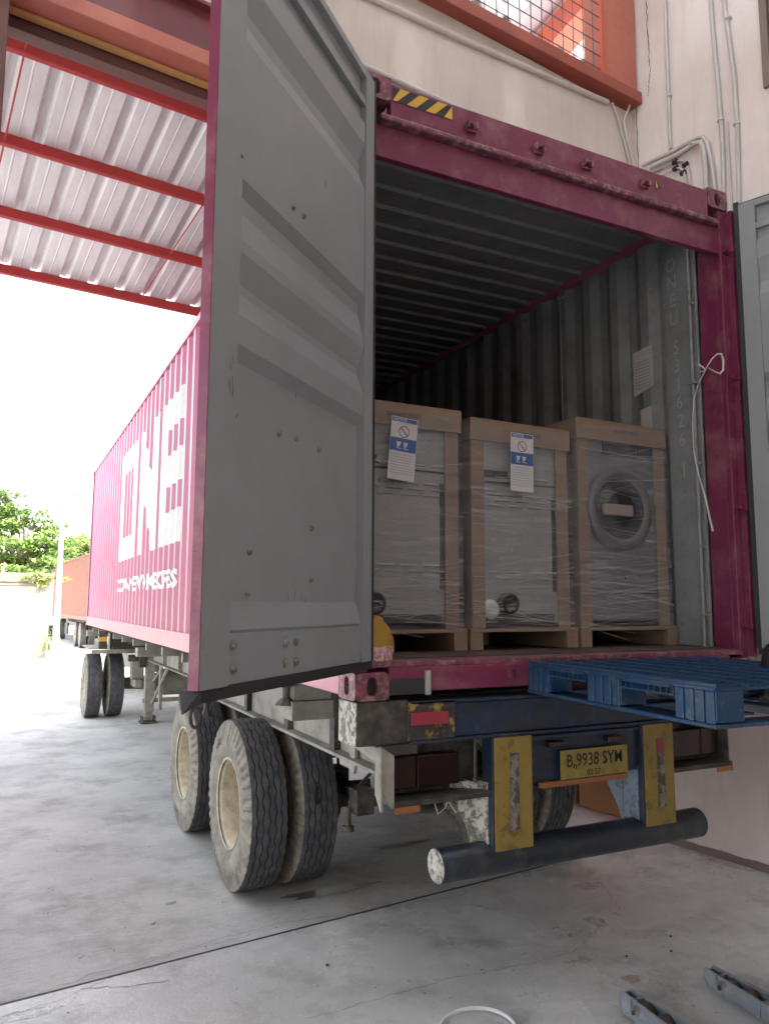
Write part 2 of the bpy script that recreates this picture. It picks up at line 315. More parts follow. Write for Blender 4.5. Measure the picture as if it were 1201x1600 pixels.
# ------------------------------------------------------------------ ground
b = MB(BM); b.add([(-30, -30, 0), (30, -30, 0), (30, 1.2, 0), (-30, 1.2, 0)], [(0, 1, 2, 3)])
struct(b.build('hall_floor', m_slab))
b = MB(BM); b.add([(-500, 1.212, -.004), (500, 1.212, -.004), (500, 900, -.004), (-500, 900, -.004)], [(0, 1, 2, 3)])
b.add([(-500, -500, -.006), (-29.5, -500, -.006), (-29.5, 1.212, -.006), (-500, 1.212, -.006)], [(0, 1, 2, 3)])
b.add([(29.5, -500, -.006), (500, -500, -.006), (500, 1.212, -.006), (29.5, 1.212, -.006)], [(0, 1, 2, 3)])
b.add([(-29.5, -500, -.006), (29.5, -500, -.006), (29.5, -29.8, -.006), (-29.5, -29.8, -.006)], [(0, 1, 2, 3)])
struct(b.build('yard', m_yard))
b = MB(BM); b.box(-30, 30, 1.196, 1.2135, -.08, .0008); struct(b.build('floor_joint', m_ink))
def crack(pts, w=.0035, z=.0015, jit=.012, name='floor_crack', mt=None):
    P = [PZ(q, z) for q in pts]; Q = []
    for a, c in zip(P[:-1], P[1:]):
        n = max(2, int((c-a).length/.03))
        for i in range(n): Q.append(a.lerp(c, i/n)+Vector((random.uniform(-jit, jit), random.uniform(-jit, jit), 0)))
    Q.append(P[-1]); v = []
    for i, p in enumerate(Q):
        t = (Q[min(i+1, len(Q)-1)]-Q[max(0, i-1)]); s = Vector((-t.y, t.x, 0)).normalized()*w*random.uniform(.25, 1)*.5
        v += [p+s, p-s]
    f = [(2*i, 2*i+1, 2*i+3, 2*i+2) for i in range(len(Q)-1)]
    return struct(MB().add(v, f).build(name, mt or m_crackc))
m_crackc = mat('crack_shadow', (.07, .065, .06), .9)
crack([(0, 1565), (60, 1553), (150, 1520), (260, 1492), (340, 1468), (450, 1440), (570, 1425), (700, 1390), (800, 1370), (890, 1348)], .004)
crack([(130, 1545), (200, 1540), (265, 1531)], .006)
crack([(480, 1592), (600, 1557), (690, 1531), (760, 1519), (850, 1500), (900, 1485), (945, 1440), (968, 1418), (935, 1375)], .0035)
crack([(0, 1590), (70, 1570), (130, 1546), (240, 1500), (420, 1452)], .003)
crack([(600, 1425), (650, 1410), (720, 1398), (760, 1380)], .003)
crack([(900, 1485), (960, 1500), (1010, 1530)], .002)
crack([(880, 1350), (930, 1345), (1010, 1330), (1060, 1320)], .003)

# ------------------------------------------------------------------ building
VC = 1.13; UW = 3.455; R0 = ZC
WT = .2
# back wall over the bay: plaster above the lintel
def backpt(q, v=VC): return uv_of(pix(q, VA, v))
b = MB(BM)
zt = 9.0
zb, zo = 3.81+R0, 4.61+R0
b.box(-9, 3.453, VC, VC+WT, zb, zo)                      # band between lintel and clerestory
b.box(-9, .2, VC, VC+WT, zo, zt)
b.box(.2, 3.453, VC, VC+WT, 6.3+R0, zt)
b.box(-2.4, -1.56, VC, VC+WT, 0, zb)
bwall = tag(b.build('wall', m_plaster), 'cream mildewed plaster wall over the loading bay behind the container', 'wall')
# drip moulding and conduits on the back wall
def on_back(qs, off=0): return [bw(*uv_of(pix(q, VA, VC-off))) for q in qs]
mb = MB(); mb.tube([bw(-.4, VC-.012, 4.40+R0), bw(.774, VC-.012, 4.424+R0), bw(1.6, VC-.012, 4.47+R0), bw(3.1, VC-.012, 4.585+R0)], .024, 8)
mb.build('moulding', m_plaster, bwall)
def pipe(name, pts, r, label, group=None, clips=()):
    mb = MB(); mb.tube(pts, r, 8); o = mb.build(name, m_pipe)
    tag(o, label, 'pipe', group)
    for p in clips:
        c = MB(); c.lathe([(-.008, r), (-.008, r*1.5), (.008, r*1.5), (.008, r)], p, 'z', 10); c.build('pipe_clip', m_pipe, o)
    return o
pipe('conduit', on_back([(400, 5), (560, 100), (752, 186)], .03), .022, 'cream conduit running along the plaster just above the container top')
pipe('cable', on_back([(956, 160), (968, 195), (978, 235), (985, 262)], .015), .009, 'grey cable dropping from the moulding into the wall corner')
pipe('cable', on_back([(983, 165), (974, 190), (981, 225), (991, 262)], .03), .011, 'grey cable hanging from the orange beam end beside the wall corner')
# clerestory beam, column and wire grille
bb = thing('clerestory_frame', 'orange steel beam and column framing the wire grille high in the wall', 'steel frame', bw(2, VC, zo))
mb = MB(BM)
mb.add([(-.2, VC-.10, 4.57+R0), (3.44, VC-.10, 4.66+R0), (3.44, VC-.10, 4.76+R0), (-.2, VC-.10, 4.68+R0), (-.2, VC+.1, 4.57+R0), (3.44, VC+.1, 4.66+R0), (3.44, VC+.1, 4.76+R0), (-.2, VC+.1, 4.68+R0)],
       [(0, 1, 2, 3), (7, 6, 5, 4), (0, 4, 5, 1), (3, 2, 6, 7), (1, 5, 6, 2), (0, 3, 7, 4)])
mb.build('beam', m_oranged, bb, bevel=.006)
mb = MB(BM); mb.box(3.03, 3.43, VC-.06, VC+.16, 4.77+R0, 6.3+R0); mb.build('column', m_salmon, bb, bevel=.006)
mb = MB(BM); mb.box(2.99, 3.028, VC-.07, VC-.03, 4.77+R0, 6.3+R0); mb.build('frame_bar', m_orange, bb)
g = MB(BM)
for i in range(24):
    u = .32+i*.118; g.tube([(u, VC-.035, 4.70+R0), (u, VC-.035, 6.3+R0)], .0045, 5)
for i in range(13):
    z = 4.82+R0+i*.118; g.tube([(.2, VC-.042, z), (3.0, VC-.042, z)], .0045, 5)
g.build('wire_grille', mat('dark_wire', (.09, .1, .13), .5), bb)
# lintel beams over the bay
lt = thing('lintel_beam', 'maroon and salmon steel lintel over the bay opening at upper left', 'steel beam', bw(-1, VC, 3.5+R0))
mb = MB(BM); mb.box(-1.9, 3.3, VC-.04, VC+.02, 3.535+R0, 3.795+R0); mb.box(-1.9, 3.3, VC-.09, VC-.04, 3.775+R0, 3.80+R0); mb.build('web', m_maroon, lt, bevel=.004)
mb = MB(BM); mb.box(-1.9, 3.3, VC-.055, VC+.12, 3.44+R0, 3.53+R0); mb.build('flange', m_salmon, lt, bevel=.004)
mb = MB(BM); mb.box(-1.9, 3.3, VC+.075, VC+.115, 3.415+R0, 3.437+R0); mb.build('wood_strip', m_yellowstrip, lt, bevel=.003)
mb = MB(BM); mb.box(-1.9, 3.3, VC+.13, VC+.22, 3.36+R0, 3.52+R0); mb.build('door_track', m_brown, lt, bevel=.003)
mb = MB(BM); mb.box(-1.56, -1.365, VC-.03, VC+.2, 0, 3.43+R0)
tag(mb.build('door_post', m_brown, bevel=.005), 'brown steel post at the left side of the bay opening', 'post')
# right wall
mb = MB(BM)
mb.box(UW, UW+WT, -9, -.62, 0, zt)
mb.box(UW, UW+WT, -.04, 1.33, 0, zt); mb.box(4.6, 4.8, 1.33, 8, 0, 4.1); mb.box(UW+WT, 4.8, 1.13, 1.33, 0, 4.1)
mb.box(UW, UW+WT, -.62, -.04, 0, 4.2+R0); mb.box(UW, UW+WT, -.62, -.04, 5.9+R0, zt)
rwall = tag(mb.build('wall', m_plaster2), 'pinkish white plaster wall with conduits to the right of the container', 'wall')
mb = MB(BM); mb.box(UW-.012, UW-.001, -9, 1.32, .0, .05); mb.build('skirting', mat('dirty_skirting', (.2, .15, .14), .8), rwall)
m_splash = mat('dirty_wall_band', (.42, .36, .33), .9, var=.2, vs=4, dirt=[((.2, .16, .14), .35, 6, .1)], bump=.3, bs=30)
v_ = []; n_ = 300
for i in range(n_+1):
    vv = -9+10.3*i/n_; v_ += [bw(UW-.0015, vv, .0), bw(UW-.0015, vv, .055+.003*math.sin(i*.7)+random.uniform(-.004, .004))]
MB().add(v_, [(2*i, 2*i+2, 2*i+3, 2*i+1) for i in range(n_)]).build('splash_band', m_splash, rwall)
RWN = UA
def on_right(qs, off=.02): return [pix(q, UA, UW-off) for q in qs]
def crackw(qs, w):
    P = on_right(qs, .002); Q = []
    for a, c in zip(P[:-1], P[1:]):
        n = 8
        for i in range(n): Q.append(a.lerp(c, i/n)+VA*random.uniform(-.006, .006))
    Q.append(P[-1]); v = []
    for p in Q: s = w*random.uniform(.3, 1); v += [p+VA*s, p-VA*s]
    return MB().add(v, [(2*i, 2*i+1, 2*i+3, 2*i+2) for i in range(len(Q)-1)]).build('plaster_crack', mat('crack_dark', (.16, .13, .11), .9), rwall)
crackw([(1009, 0), (1011, 50), (1013, 85), (1014, 104)], .006); crackw([(1016, 104), (1013, 130), (1012, 150)], .005)
crackw([(992, 150), (994, 200), (997, 262)], .006)
pipe('conduit', on_right([(1036, -60), (1040, 60), (1047, 233)]), .014, 'white conduit dropping to the elbow pipes, nearest the wall corner', clips=on_right([(1045, 150)]))
pipe('conduit', on_right([(1106, -60), (1112, 40), (1121, 130), (1128, 220), (1131, 330)]), .017, 'white wall conduit second from the window, running straight down', clips=on_right([(1125, 188)]))
pipe('conduit', on_right([(1122, -60), (1134, 30), (1146, 120), (1151, 200), (1154, 330)]), .017, 'white wall conduit nearest the bronze window frame', clips=on_right([(1137, 29), (1150, 194)]))
pipe('conduit', on_right([(1135, 190), (1138, 250), (1143, 330)], .02), .008, 'thin cable running down between the two long conduits')
pipe('elbow_pipe', on_right([(1003, 258), (1050, 237), (1086, 216), (1096, 213), (1104, 222), (1112, 262), (1119, 320)], .03), .017, 'upper bent white pipe above the container corner')
pipe('elbow_pipe', on_right([(1015, 262), (1060, 241), (1086, 224), (1094, 222), (1098, 232), (1101, 262), (1103, 320)], .05), .02, 'thick bent white pipe just under the upper bent pipe', clips=on_right([(1083, 225)], .05))
pipe('elbow_pipe', on_right([(1012, 271), (1040, 259), (1058, 252), (1068, 251), (1073, 260), (1080, 300)], .03), .011, 'thin bent pipe with black joints, the larger of the two small ones', clips=[])
pipe('elbow_pipe', on_right([(1032, 274), (1052, 264), (1062, 262), (1068, 270), (1072, 300)], .04), .009, 'thin bent pipe with black joints, the innermost and smallest')
mb = MB()
for q in [(1054, 253), (1070, 257), (1055, 263), (1066, 270)]:
    p = pix(q, UA, UW-.035); mb.lathe([(-.02, .0), (-.02, .02), (.02, .02), (.02, 0)], p, 'y', 10)
mb.build('pipe_joint', m_ink, rwall)
win = thing('window', 'bronze framed dark window high on the right wall', 'window', bw(UW, -.3, 4.2+R0))
for nm, a in (('frame', (UW-.03, UW+.03, -.075, -.02, 4.16+R0, 5.95+R0)), ('frame', (UW-.03, UW+.03, -.64, -.0755, 4.16+R0, 4.24+R0)), ('sash', (UW-.01, UW+.02, -.105, -.08, 4.25+R0, 5.9+R0)), ('sash', (UW-.01, UW+.02, -.6, -.1055, 4.25+R0, 4.29+R0))):
    MB(BM).box(*a).build(nm, m_frame, win, bevel=.004)
MB(BM).box(UW+.01, UW+.016, -.6, -.1055, 4.29+R0, 5.9+R0).build('pane', m_glass, win)
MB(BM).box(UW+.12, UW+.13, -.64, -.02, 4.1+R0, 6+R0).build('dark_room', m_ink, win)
# hall roof and the closed sides of the hall behind the camera
_m = MB(BM); _m.box(-9, UW+.2, -9.2, -9, 0, zt)
tag(_m.build('wall', m_plaster2), 'plain plaster wall closing the hall behind the viewer', 'wall')
_m = MB(BM); _m.box(-9.2, -9, -9, -7, 0, zt); _m.box(-9.2, -9, -7, VC+.2, 5.2, zt)
tag(_m.build('wall', m_plaster2), 'plain plaster side wall at the far left of the hall', 'wall')
hr = thing('hall_roof', 'pale unseen hall roof with a wide translucent skylight added to brighten the floor', 'roof', bw(-2, -4, zt))
for a in ((-9, UW+.2, -9, -4.2), (-9, -4.6, -4.2, VC+.2), (3.2, UW+.2, -4.2, VC+.2), (-4.6, 3.2, .5, VC+.2)): MB(BM).box(a[0], a[1], a[2], a[3], zt, zt+.1).build('slab', m_plaster, hr)
for i in range(8):
    u_ = -4.6+i*.975; MB(BM).box(u_+.004, u_+.971, -4.2, .5, zt+.04, zt+.045).build('added_fill_sheet', m_fill_sheet, hr)  # unseen skylight, added to send more light down on the floor
for i in range(5): MB(BM).box(-4.6, 3.2, -4.0+i*1.1, -3.94+i*1.1, zt-.06, zt+.038).build('batten', m_steel, hr)

# canopy
H0 = 5.0+R0; SL = math.tan(math.radians(12.5))
def can(u, v, dz=0): return bw(u, v, H0-(v-1.35)*SL+dz)
cn = thing('canopy', 'ribbed pale metal canopy roof on red purlins outside the bay', 'canopy', can(0, 3.5))
prof = []
u = -6.0; off = -.211+.3*0
while u < 9:
    uu = u+off % .3
    prof += [(uu-.055, .0), (uu-.024, .05), (uu+.024, .05), (uu+.055, .0), (uu+.135, 0), (uu+.139, -.003), (uu+.15, -.003), (uu+.154, 0)]
    u += .3
v = [];
for (uu, h) in prof: v += [can(uu, 1.34, h+.06), can(uu, 6.05, h+.06)]
n = len(prof)
mb = MB(); mb.add(v, [(2*i, 2*i+2, 2*i+3, 2*i+1) for i in range(n-1)])
mb.add([p+Vector((0, 0, .004)) for p in v], [(2*i, 2*i+1, 2*i+3, 2*i+2) for i in range(n-1)])
mb.build('roof_sheet', m_roof, cn)
for vv in (3.17, 4.145, 5.08, 6.0):
    mb = MB(); hh = .055
    P = []
    for uu in (-6, 9):
        P += [can(uu, vv-.025, -.045), can(uu, vv+.025, -.045), can(uu, vv+.025, .052), can(uu, vv-.025, .052)]
    mb.add(P, [(0, 4, 5, 1), (1, 5, 6, 2), (2, 6, 7, 3), (3, 7, 4, 0), (0, 1, 2, 3), (4, 7, 6, 5)]); mb.build('purlin', m_red, cn, bevel=.008)
for qa, qb in (((48, 40), (-8, 290)), ((318, 318), (223, 463))):
    nrm = Vector(VA*SL+Vector((0, 0, 1))); c0 = H0+1.35*SL-.02
    MB().tube([pix(qa, nrm, c0), pix(qb, nrm, c0)], .008, 6).build('tie_rod', m_red, cn)
for uu in (-5, 1.9, 8):
    P = []
    for vv in (1.34, 6.1):
        P += [can(uu-.07, vv, -.25), can(uu+.07, vv, -.25), can(uu+.07, vv, -.075), can(uu-.07, vv, -.075)]
    if uu == 1.9: P = [p for p in P]
    MB().add(P, [(0, 4, 5, 1), (1, 5, 6, 2), (2, 6, 7, 3), (3, 7, 4, 0), (0, 1, 2, 3), (4, 7, 6, 5)]).build('rafter', m_orange, cn, bevel=.006)
def can2(u, v, dz=0): return bw(u, v, 7.0+R0-(v-1.35)*.222+dz)
un = thing('upper_canopy', 'high pale ribbed roof with an orange rafter seen through the wire grille', 'canopy', can2(3, 2.8))
v = [];
for (uu, h) in prof: v += [can2(uu, 1.38, h+.06), can2(uu, 4.4, h+.06)]
MB().add(v, [(2*i, 2*i+2, 2*i+3, 2*i+1) for i in range(len(prof)-1)]).build('roof_sheet', m_roof, un)
for uu in (-2, 4.05):
    P = []
    for vv in (1.38, 4.4): P += [can2(uu-.15, vv, -.35), can2(uu+.15, vv, -.35), can2(uu+.15, vv, -.06), can2(uu-.15, vv, -.06)]
    MB().add(P, [(0, 4, 5, 1), (1, 5, 6, 2), (2, 6, 7, 3), (3, 7, 4, 0), (0, 1, 2, 3), (4, 7, 6, 5)]).build('rafter', m_orange, un, bevel=.006)
pl_ = thing('pendant_lamp', 'small pink metal pendant lamp hanging under the canopy', 'lamp', PX((311, 345), .95))
p = PX((311, 345), .95)
MB().lathe([(.05, .0), (.05, .03), (.02, .07), (-.03, .11), (-.035, .115)], p, 'z', 20).build('shade', mat('pink_lamp_enamel', (.5, .2, .26), .4), pl_)
MB().tube([p+Vector((0, 0, .05)), p+Vector((0, 0, .62))], .006, 6).build('cord', m_ink, pl_)

# ------------------------------------------------------------------ container
CW, CL, CH = 2.438, 12.192, 2.896
z0 = ZC
cont = thing('shipping_container', 'open magenta forty foot shipping container with grey inside, doors swung open', 'container', (CW/2, CL/2, z0))
# side wall profile along y: x offset from outer plane
def corr(y, ys=.19):
    t = (y-ys) % .278
    if t < .070: return .0
    if t < .138: return .036*(t-.070)/.068
    if t < .208: return .036
    return .036*(1-(t-.208)/.070)
ys, ye = .19, CL-.19
brk = []; y = ys
while y < ye-1e-4:
    for dlt in (0, .070, .138, .208):
        if y+dlt < ye: brk.append(y+dlt)
    y += .278
brk.append(ye)
zb_, zt_ = z0+.155, z0+CH-.06
XO = .018
for side in (0, 1):
    mb = MB(); sx = (lambda x: x) if side == 0 else (lambda x: CW-x)
    v = []
    for yy in brk:
        v += [(sx(XO+corr(yy)), yy, zb_), (sx(XO+corr(yy)), yy, zt_)]
    n = len(brk); f = [(2*i, 2*i+1, 2*i+3, 2*i+2) for i in range(n-1)]
    mb.m = 0; mb.add(v, f)
    v2 = [(sx((XO+.003+corr(yy))), yy, zz) for yy in brk for zz in (zb_, zt_)]
    mb.m = 1; mb.add(v2, f)
    mb.build('side_wall', [m_mag_glare, m_grey_in], cont)
    # rails
    mb = MB(); mb.box(sx(.0), sx(.05), .178, CL-.178, z0+.012, z0+.162); mb.build('bottom_rail', m_mag_glare, cont, bevel=.004)
    mb = MB(); mb.box(sx(.004), sx(.064), .178, CL-.178, z0+CH-.075, z0+CH-.012); mb.build('top_rail', m_mag_glare, cont, bevel=.004)
# roof
mb = MB(); v = []; yy = .2; pr = []
while yy < CL-.2:
    pr += [(yy, 0), (yy+.091, 0), (yy+.1045, .02), (yy+.1955, .02)]; yy += .209
f = [(2*i, 2*i+1, 2*i+3, 2*i+2) for i in range(len(pr)-1)]
mb.m = 0; mb.add([(xx, y_, z0+CH-.033+h) for y_, h in pr for xx in (.06, CW-.06)], f)
mb.m = 1; mb.add([(xx, y_, z0+CH-.037+h) for y_, h in pr for xx in (.06, CW-.06)], f)
mb.build('roof_panel', [m_mag, m_grey_in], cont)
MB().box(.06, CW-.06, CL-.2, CL-.02, z0+CH-.05, z0+CH-.01).build('front_top_rail', m_mag, cont)
# front wall
mb = MB(); mb.box(.02, CW-.02, CL-.05, CL-.03, z0+.1, z0+CH-.05); mb.build('front_wall', [m_mag], cont)
mb = MB(); pf = []; xx = .06
while xx < CW-.1: pf += [(xx, 0), (xx+.11, 0), (xx+.13, .045), (xx+.23, .045)]; xx += .25
mb.add([(x_, CL-.06-h, zz) for x_, h in pf for zz in (z0+.17, z0+CH-.04)], [(2*i, 2*i+1, 2*i+3, 2*i+2) for i in range(len(pf)-1)]); mb.build('front_lining', m_grey_in, cont)
# floor planks
xs = [.055+i*(CW-.11)/8 for i in range(9)]
for i in range(8): MB().box(xs[i]+.002, xs[i+1]-.002, .14, CL-.06, z0+.14, z0+.168).build('floor_plank', m_floorwood, cont)
for i in range(18): MB().box(.05, CW-.05, .5+i*.66, .545+i*.66, z0+.02, z0+.138).build('cross_member', m_mag_in, cont)
# corner posts and interior side trim at the rear
for side in (0, 1):
    sx = (lambda x: x) if side == 0 else (lambda x: CW-x)
    mb = MB(); mb.box(sx(.004), sx(.062), .052, .188, z0+.119, z0+CH-.119);
    mb.box(sx(.004), sx(.064), .012, .05, z0+.119, z0+CH-.119)
    mb.build('corner_post', m_mag, cont, bevel=.006)
    MB().box(sx(-.022), sx(.012), -.030, .0115, z0+.125, z0+CH-.125).build('hinge_strip', m_mag, cont, bevel=.003)
    mb = MB(); mb.box(sx(.065), sx(.085), .192, .2, z0+.17, z0+CH-.12)
    mb.box(sx(.055), sx(.075), .2005, .455, z0+.17, z0+CH-.06)
    mb.build('inner_trim', m_grey_in, cont, bevel=.004)
    mb = MB(); mb.tube([(sx(.10), .225, z0+.17), (sx(.10), .225, z0+CH-.2)], .012, 8)
    mb.build('lashing_bar', m_grey_in, cont)
    for zz in (.35, .75, 1.25, 1.75, 2.25): MB().box(sx(.0765), sx(.115), .205, .245, z0+zz, z0+zz+.02).build('lashing_lug', m_grey_in, cont)
    for zz in (.28, .95, 1.72, 2.50):         # hinge lugs
        mb = MB(); mb.box(sx(-.004), sx(.03), -.045, .012, z0+zz, z0+zz+.10); mb.box(sx(.034), sx(.05), -.02, .012, z0+zz+.01, z0+zz+.03)
        mb.build('hinge_lug', m_mag, cont, bevel=.003)
# front corner posts
for sx in (lambda x: x, lambda x: CW-x):
    MB().box(sx(.003), sx(.12), CL-.18, CL-.02, z0+.119, z0+CH-.119).build('corner_post', m_mag, cont, bevel=.006)
# castings
def casting(x0, y0, zz, fx, fy, m, name='corner_casting', par=None):
    """ISO corner casting: fx/fy = +1/-1 outward directions of the pierced faces"""
    w, d, h, t = .162, .178, .118, .028
    mb = MB()
    def ring(o, ex, ey, en, W_, H_, ow, oh, k=24):
        o, ex, ey, en = map(Vector, (o, ex, ey, en))
        out = []; inn = []
        for i in range(k):
            a = 2*PI*i/k; c, s_ = math.cos(a), math.sin(a)
            q = max(abs(c)/(W_/2), abs(s_)/(H_/2)); out.append((c/q, s_/q))
            sup = (abs(c)**3+abs(s_)**3)**(1/3); inn.append((c/sup*ow/2, s_/sup*oh/2))
        v = [o+ex*a+ey*b_ for a, b_ in out]+[o+ex*a+ey*b_ for a, b_ in inn]+[o-en*t+ex*a+ey*b_ for a, b_ in inn]
        f = [(i, (i+1) % k, k+(i+1) % k, k+i) for i in range(k)]+[(k+i, k+(i+1) % k, 2*k+(i+1) % k, 2*k+i) for i in range(k)]
        mb.m = 0; mb.add(v, f)
        mb.m = 1; mb.add([o-en*(t+.002)+ex*a*1.6+ey*b_*1.3 for a, b_ in inn], [tuple(range(k))])
    cx, cy = x0-fx*w/2, y0-fy*d/2
    e = .0
    ring((cx, y0, zz+h/2), (1, 0, 0), (0, 0, 1), (0, fy, 0), w, h, .052, .079)
    ring((x0, cy, zz+h/2), (0, 1, 0), (0, 0, 1), (fx, 0, 0), d, h, .052, .079)
    xa, xb, ya, yb = x0, x0-fx*w, y0, y0-fy*d; mb.m = 0
    mb.add([(xa, ya, zz), (xb, ya, zz), (xb, yb, zz), (xa, yb, zz), (xa, ya, zz+h), (xb, ya, zz+h), (xb, yb, zz+h), (xa, yb, zz+h)], [(0, 1, 2, 3), (4, 5, 6, 7), (1, 2, 6, 5), (2, 3, 7, 6)])
    return mb.build(name, [m, m_ink], par or cont)
casting(0, 0, z0, -1, -1, m_mag_in); casting(CW, 0, z0, 1, -1, m_mag_in)
casting(0, 0, z0+CH-.118, -1, -1, m_mag_in); casting(CW, 0, z0+CH-.118, 1, -1, m_mag_in)
for x_, fx in ((0, -1), (CW, 1)):
    for zz in (z0, z0+CH-.118): casting(x_, CL, zz, fx, 1, m_mag_in)
# header and sill
mb = MB(); mb.box(.1625, CW-.1625, .004, .05, z0+2.70, z0+CH-.02); mb.build('header_rail', m_mag, cont, bevel=.004)
mb = MB(); mb.box(.1, CW-.1, -.022, .05, z0+2.665, z0+2.698); mb.build('rain_gutter', m_mag_in, cont, bevel=.01)
mb = MB(); mb.box(.066, CW-.066, .0175, .056, z0+2.50, z0+2.663); mb.build('lower_header', m_mag, cont, bevel=.004)
mb = MB(); mb.box(.1625, CW-.1625, .004, .14, z0+.03, z0+.137); mb.m = 0; mb.build('door_sill', m_mag, cont, bevel=.004)
mb = MB(); mb.box(.05, CW-.05, .008, .139, z0+.1375, z0+.162); mb.build('sill_plate', m_mag_in, cont, bevel=.004)
mb = MB(); mb.box(.162, .34, -.004, .004, z0+.02, z0+.085); mb.m = 0; mb.build('fork_pocket', m_dark, cont)
mb = MB(); mb.box(.335, .36, -.02, .004, z0+.015, z0+.12); mb.build('sill_bracket', m_steel, cont, bevel=.004)
for x_ in (.607, 1.023, 1.345, 1.763):
    mb = MB(); mb.box(x_-.03, x_+.03, -.012, .004, z0+2.752, z0+2.762); mb.box(x_-.03, x_-.018, -.03, .004, z0+2.762, z0+2.80); mb.box(x_+.018, x_+.03, -.03, .004, z0+2.762, z0+2.80); mb.box(x_-.018, x_+.01, -.022, .004, z0+2.785, z0+2.80)
    mb.build('cam_keeper', m_mag_in, cont, bevel=.003)
    if x_ < 1:
        x_ = x_+.19; mb = MB(); mb.box(x_-.03, x_-.018, -.03, .004, z0+.07, z0+.11); mb.box(x_+.018, x_+.03, -.03, .004, z0+.07, z0+.11); mb.box(x_-.03, x_+.03, -.012, .004, z0+.06, z0+.07); mb.build('cam_keeper', m_mag_in, cont, bevel=.003)
# chevron sticker
mb = MB(); mb.m = 0; xa, xb, za, zb2 = .172, .50, z0+2.79, z0+2.86
mb.add([(xa, .0015, za), (xb, .0015, za), (xb, .0015, zb2), (xa, .0015, zb2)], [(0, 1, 2, 3)])
mb.m = 1; sw = .052
for k in range(5):
    a = xa-.03+k*2*sw; lo = [max(xa, min(xb, a)), max(xa, min(xb, a+sw))]; hi = [max(xa, min(xb, a+.07)), max(xa, min(xb, a+.07+sw))]
    mb.add([(lo[0], .0, za), (lo[1], .0, za), (hi[1], .0, zb2), (hi[0], .0, zb2)], [(0, 1, 2, 3)])
mb.build('hazard_sticker', [m_ink, mat('hazard_yellow', (.62, .36, .03), .5)], cont)
mb = MB(); p = PY((1028, 289), .0); mb.m = 0; mb.add([p+Vector((-.02, 0, -.02)), p+Vector((0, 0, -.02)), p+Vector((-.02, 0, .025))], [(0, 1, 2)]); mb.m = 1; mb.add([p+Vector((0, -.001, -.02)), p+Vector((.022, -.001, -.02)), p+Vector((-.018, -.001, .025))], [(0, 1, 2)])
mb.build('small_sticker', [mat('sticker_yellow', (.6, .5, .06), .5), m_ink], cont)
# lettering on the left side, wrapped over the corrugation
def conform(polys, name, inner=False):
    bm = bmesh.new()
    for poly in polys:
        vs = [bm.verts.new((0, a, c)) for a, c in poly]; bm.faces.new(vs)
    for yy in brk: bmesh.ops.bisect_plane(bm, geom=bm.verts[:]+bm.edges[:]+bm.faces[:], plane_co=(0, yy, 0), plane_no=(0, 1, 0))
    for vtx in bm.verts: vtx.co.x = (XO+corr(vtx.co.y)-.0018) if not inner else CW-(XO+.003+corr(vtx.co.y)+.0018)
    me = bpy.data.meshes.new(name); bm.to_mesh(me); bm.free(); me.materials.append(m_white_paint if not inner else mat('pale_stencil', (.55, .53, .52), .6))
    o = bpy.data.objects.new(name, me); COL.objects.link(o); o.parent = cont; o.matrix_parent_inverse = WM[cont.name].inverted(); return o
def rectp(y0, y1, za, zb): return [(y0, za), (y1, za), (y1, zb), (y0, zb)]
A, Bz = z0+.97, z0+2.44; st = .33
Yr = 4.02                                    # right (rear) end of the E; letters run towards the front
e0, e1 = Yr, Yr+1.06; n0, n1 = e1+.10, e1+.10+1.36; o0, o1 = n1+.14, n1+.14+1.40
H = Bz-A
conform([rectp(e1-.30, e1, A, Bz), rectp(e0, e1-.30, A, A+.32), rectp(e0, e1-.30, A+H*.39, A+H*.39+.32), rectp(e0, e1-.30, Bz-.32, Bz)], 'lettering')
conform([rectp(n1-.30, n1, A, Bz), rectp(n0, n0+.30, A, Bz), [(n1-.30, Bz-.02), (n1-.30, Bz-.70), (n0+.30, A+.02), (n0+.30, A+.70)]], 'lettering')
conform([rectp(o1-.36, o1, A, Bz), rectp(o0, o0+.36, A, Bz), rectp(o0+.36, o1-.36, A, A+.30), rectp(o0+.36, o1-.36, Bz-.30, Bz)], 'lettering')
vs, fs = text_geo('OCEAN NETWORK EXPRESS', .27, 'CENTER', .012)
mnx, mxx = min(v.x for v in vs), max(v.x for v in vs); kx = (o1+.05-Yr-.02)/(mxx-mnx)
conform([[(Yr+.02+(mxx-vs[i].x)*kx, z0+.63+vs[i].y*.85) for i in f] for f in fs], 'lettering')
# inner stencil and notices on the right inner wall
m_sten = mat('pale_stencil', (.36, .345, .34), .6); zz = z0+2.575
for ch in 'ONEU 531626 1':
    if ch == ' ': zz -= .075; continue
    mb = MB(); text_on(mb, ch, .125, (CW-.0765, .345+.03*(zz-z0-1.3), zz), (0, -1, 0), (0, 0, 1), bold=.0005, sx=.85); zz -= .119
    mb.build('stencil_character', m_sten, cont)
mb = MB(); mb.m = 0; xx = CW-XO-.003-.0365
mb.add([(CW-.062, .75, z0+2.10), (CW-.062, .575, z0+2.12), (CW-.062, .575, z0+1.84), (CW-.062, .75, z0+1.80)], [(0, 1, 2, 3)]); mb.add([(CW-.062, .70, z0+1.70), (CW-.062, .60, z0+1.71), (CW-.062, .60, z0+1.50), (CW-.062, .70, z0+1.50)], [(0, 1, 2, 3)])
mb.m = 1; text_on(mb, 'NOTICE', .04, (CW-.0635, .655, z0+2.075), (0, -1, 0), (0, 0, 1))
for k in range(9):
    zl = z0+2.03-k*.022; mb.add([(CW-.0635, .735, zl-.003), (CW-.0635, .60, zl), (CW-.0635, .60, zl-.007), (CW-.0635, .735, zl-.01)], [(0, 1, 2, 3)])
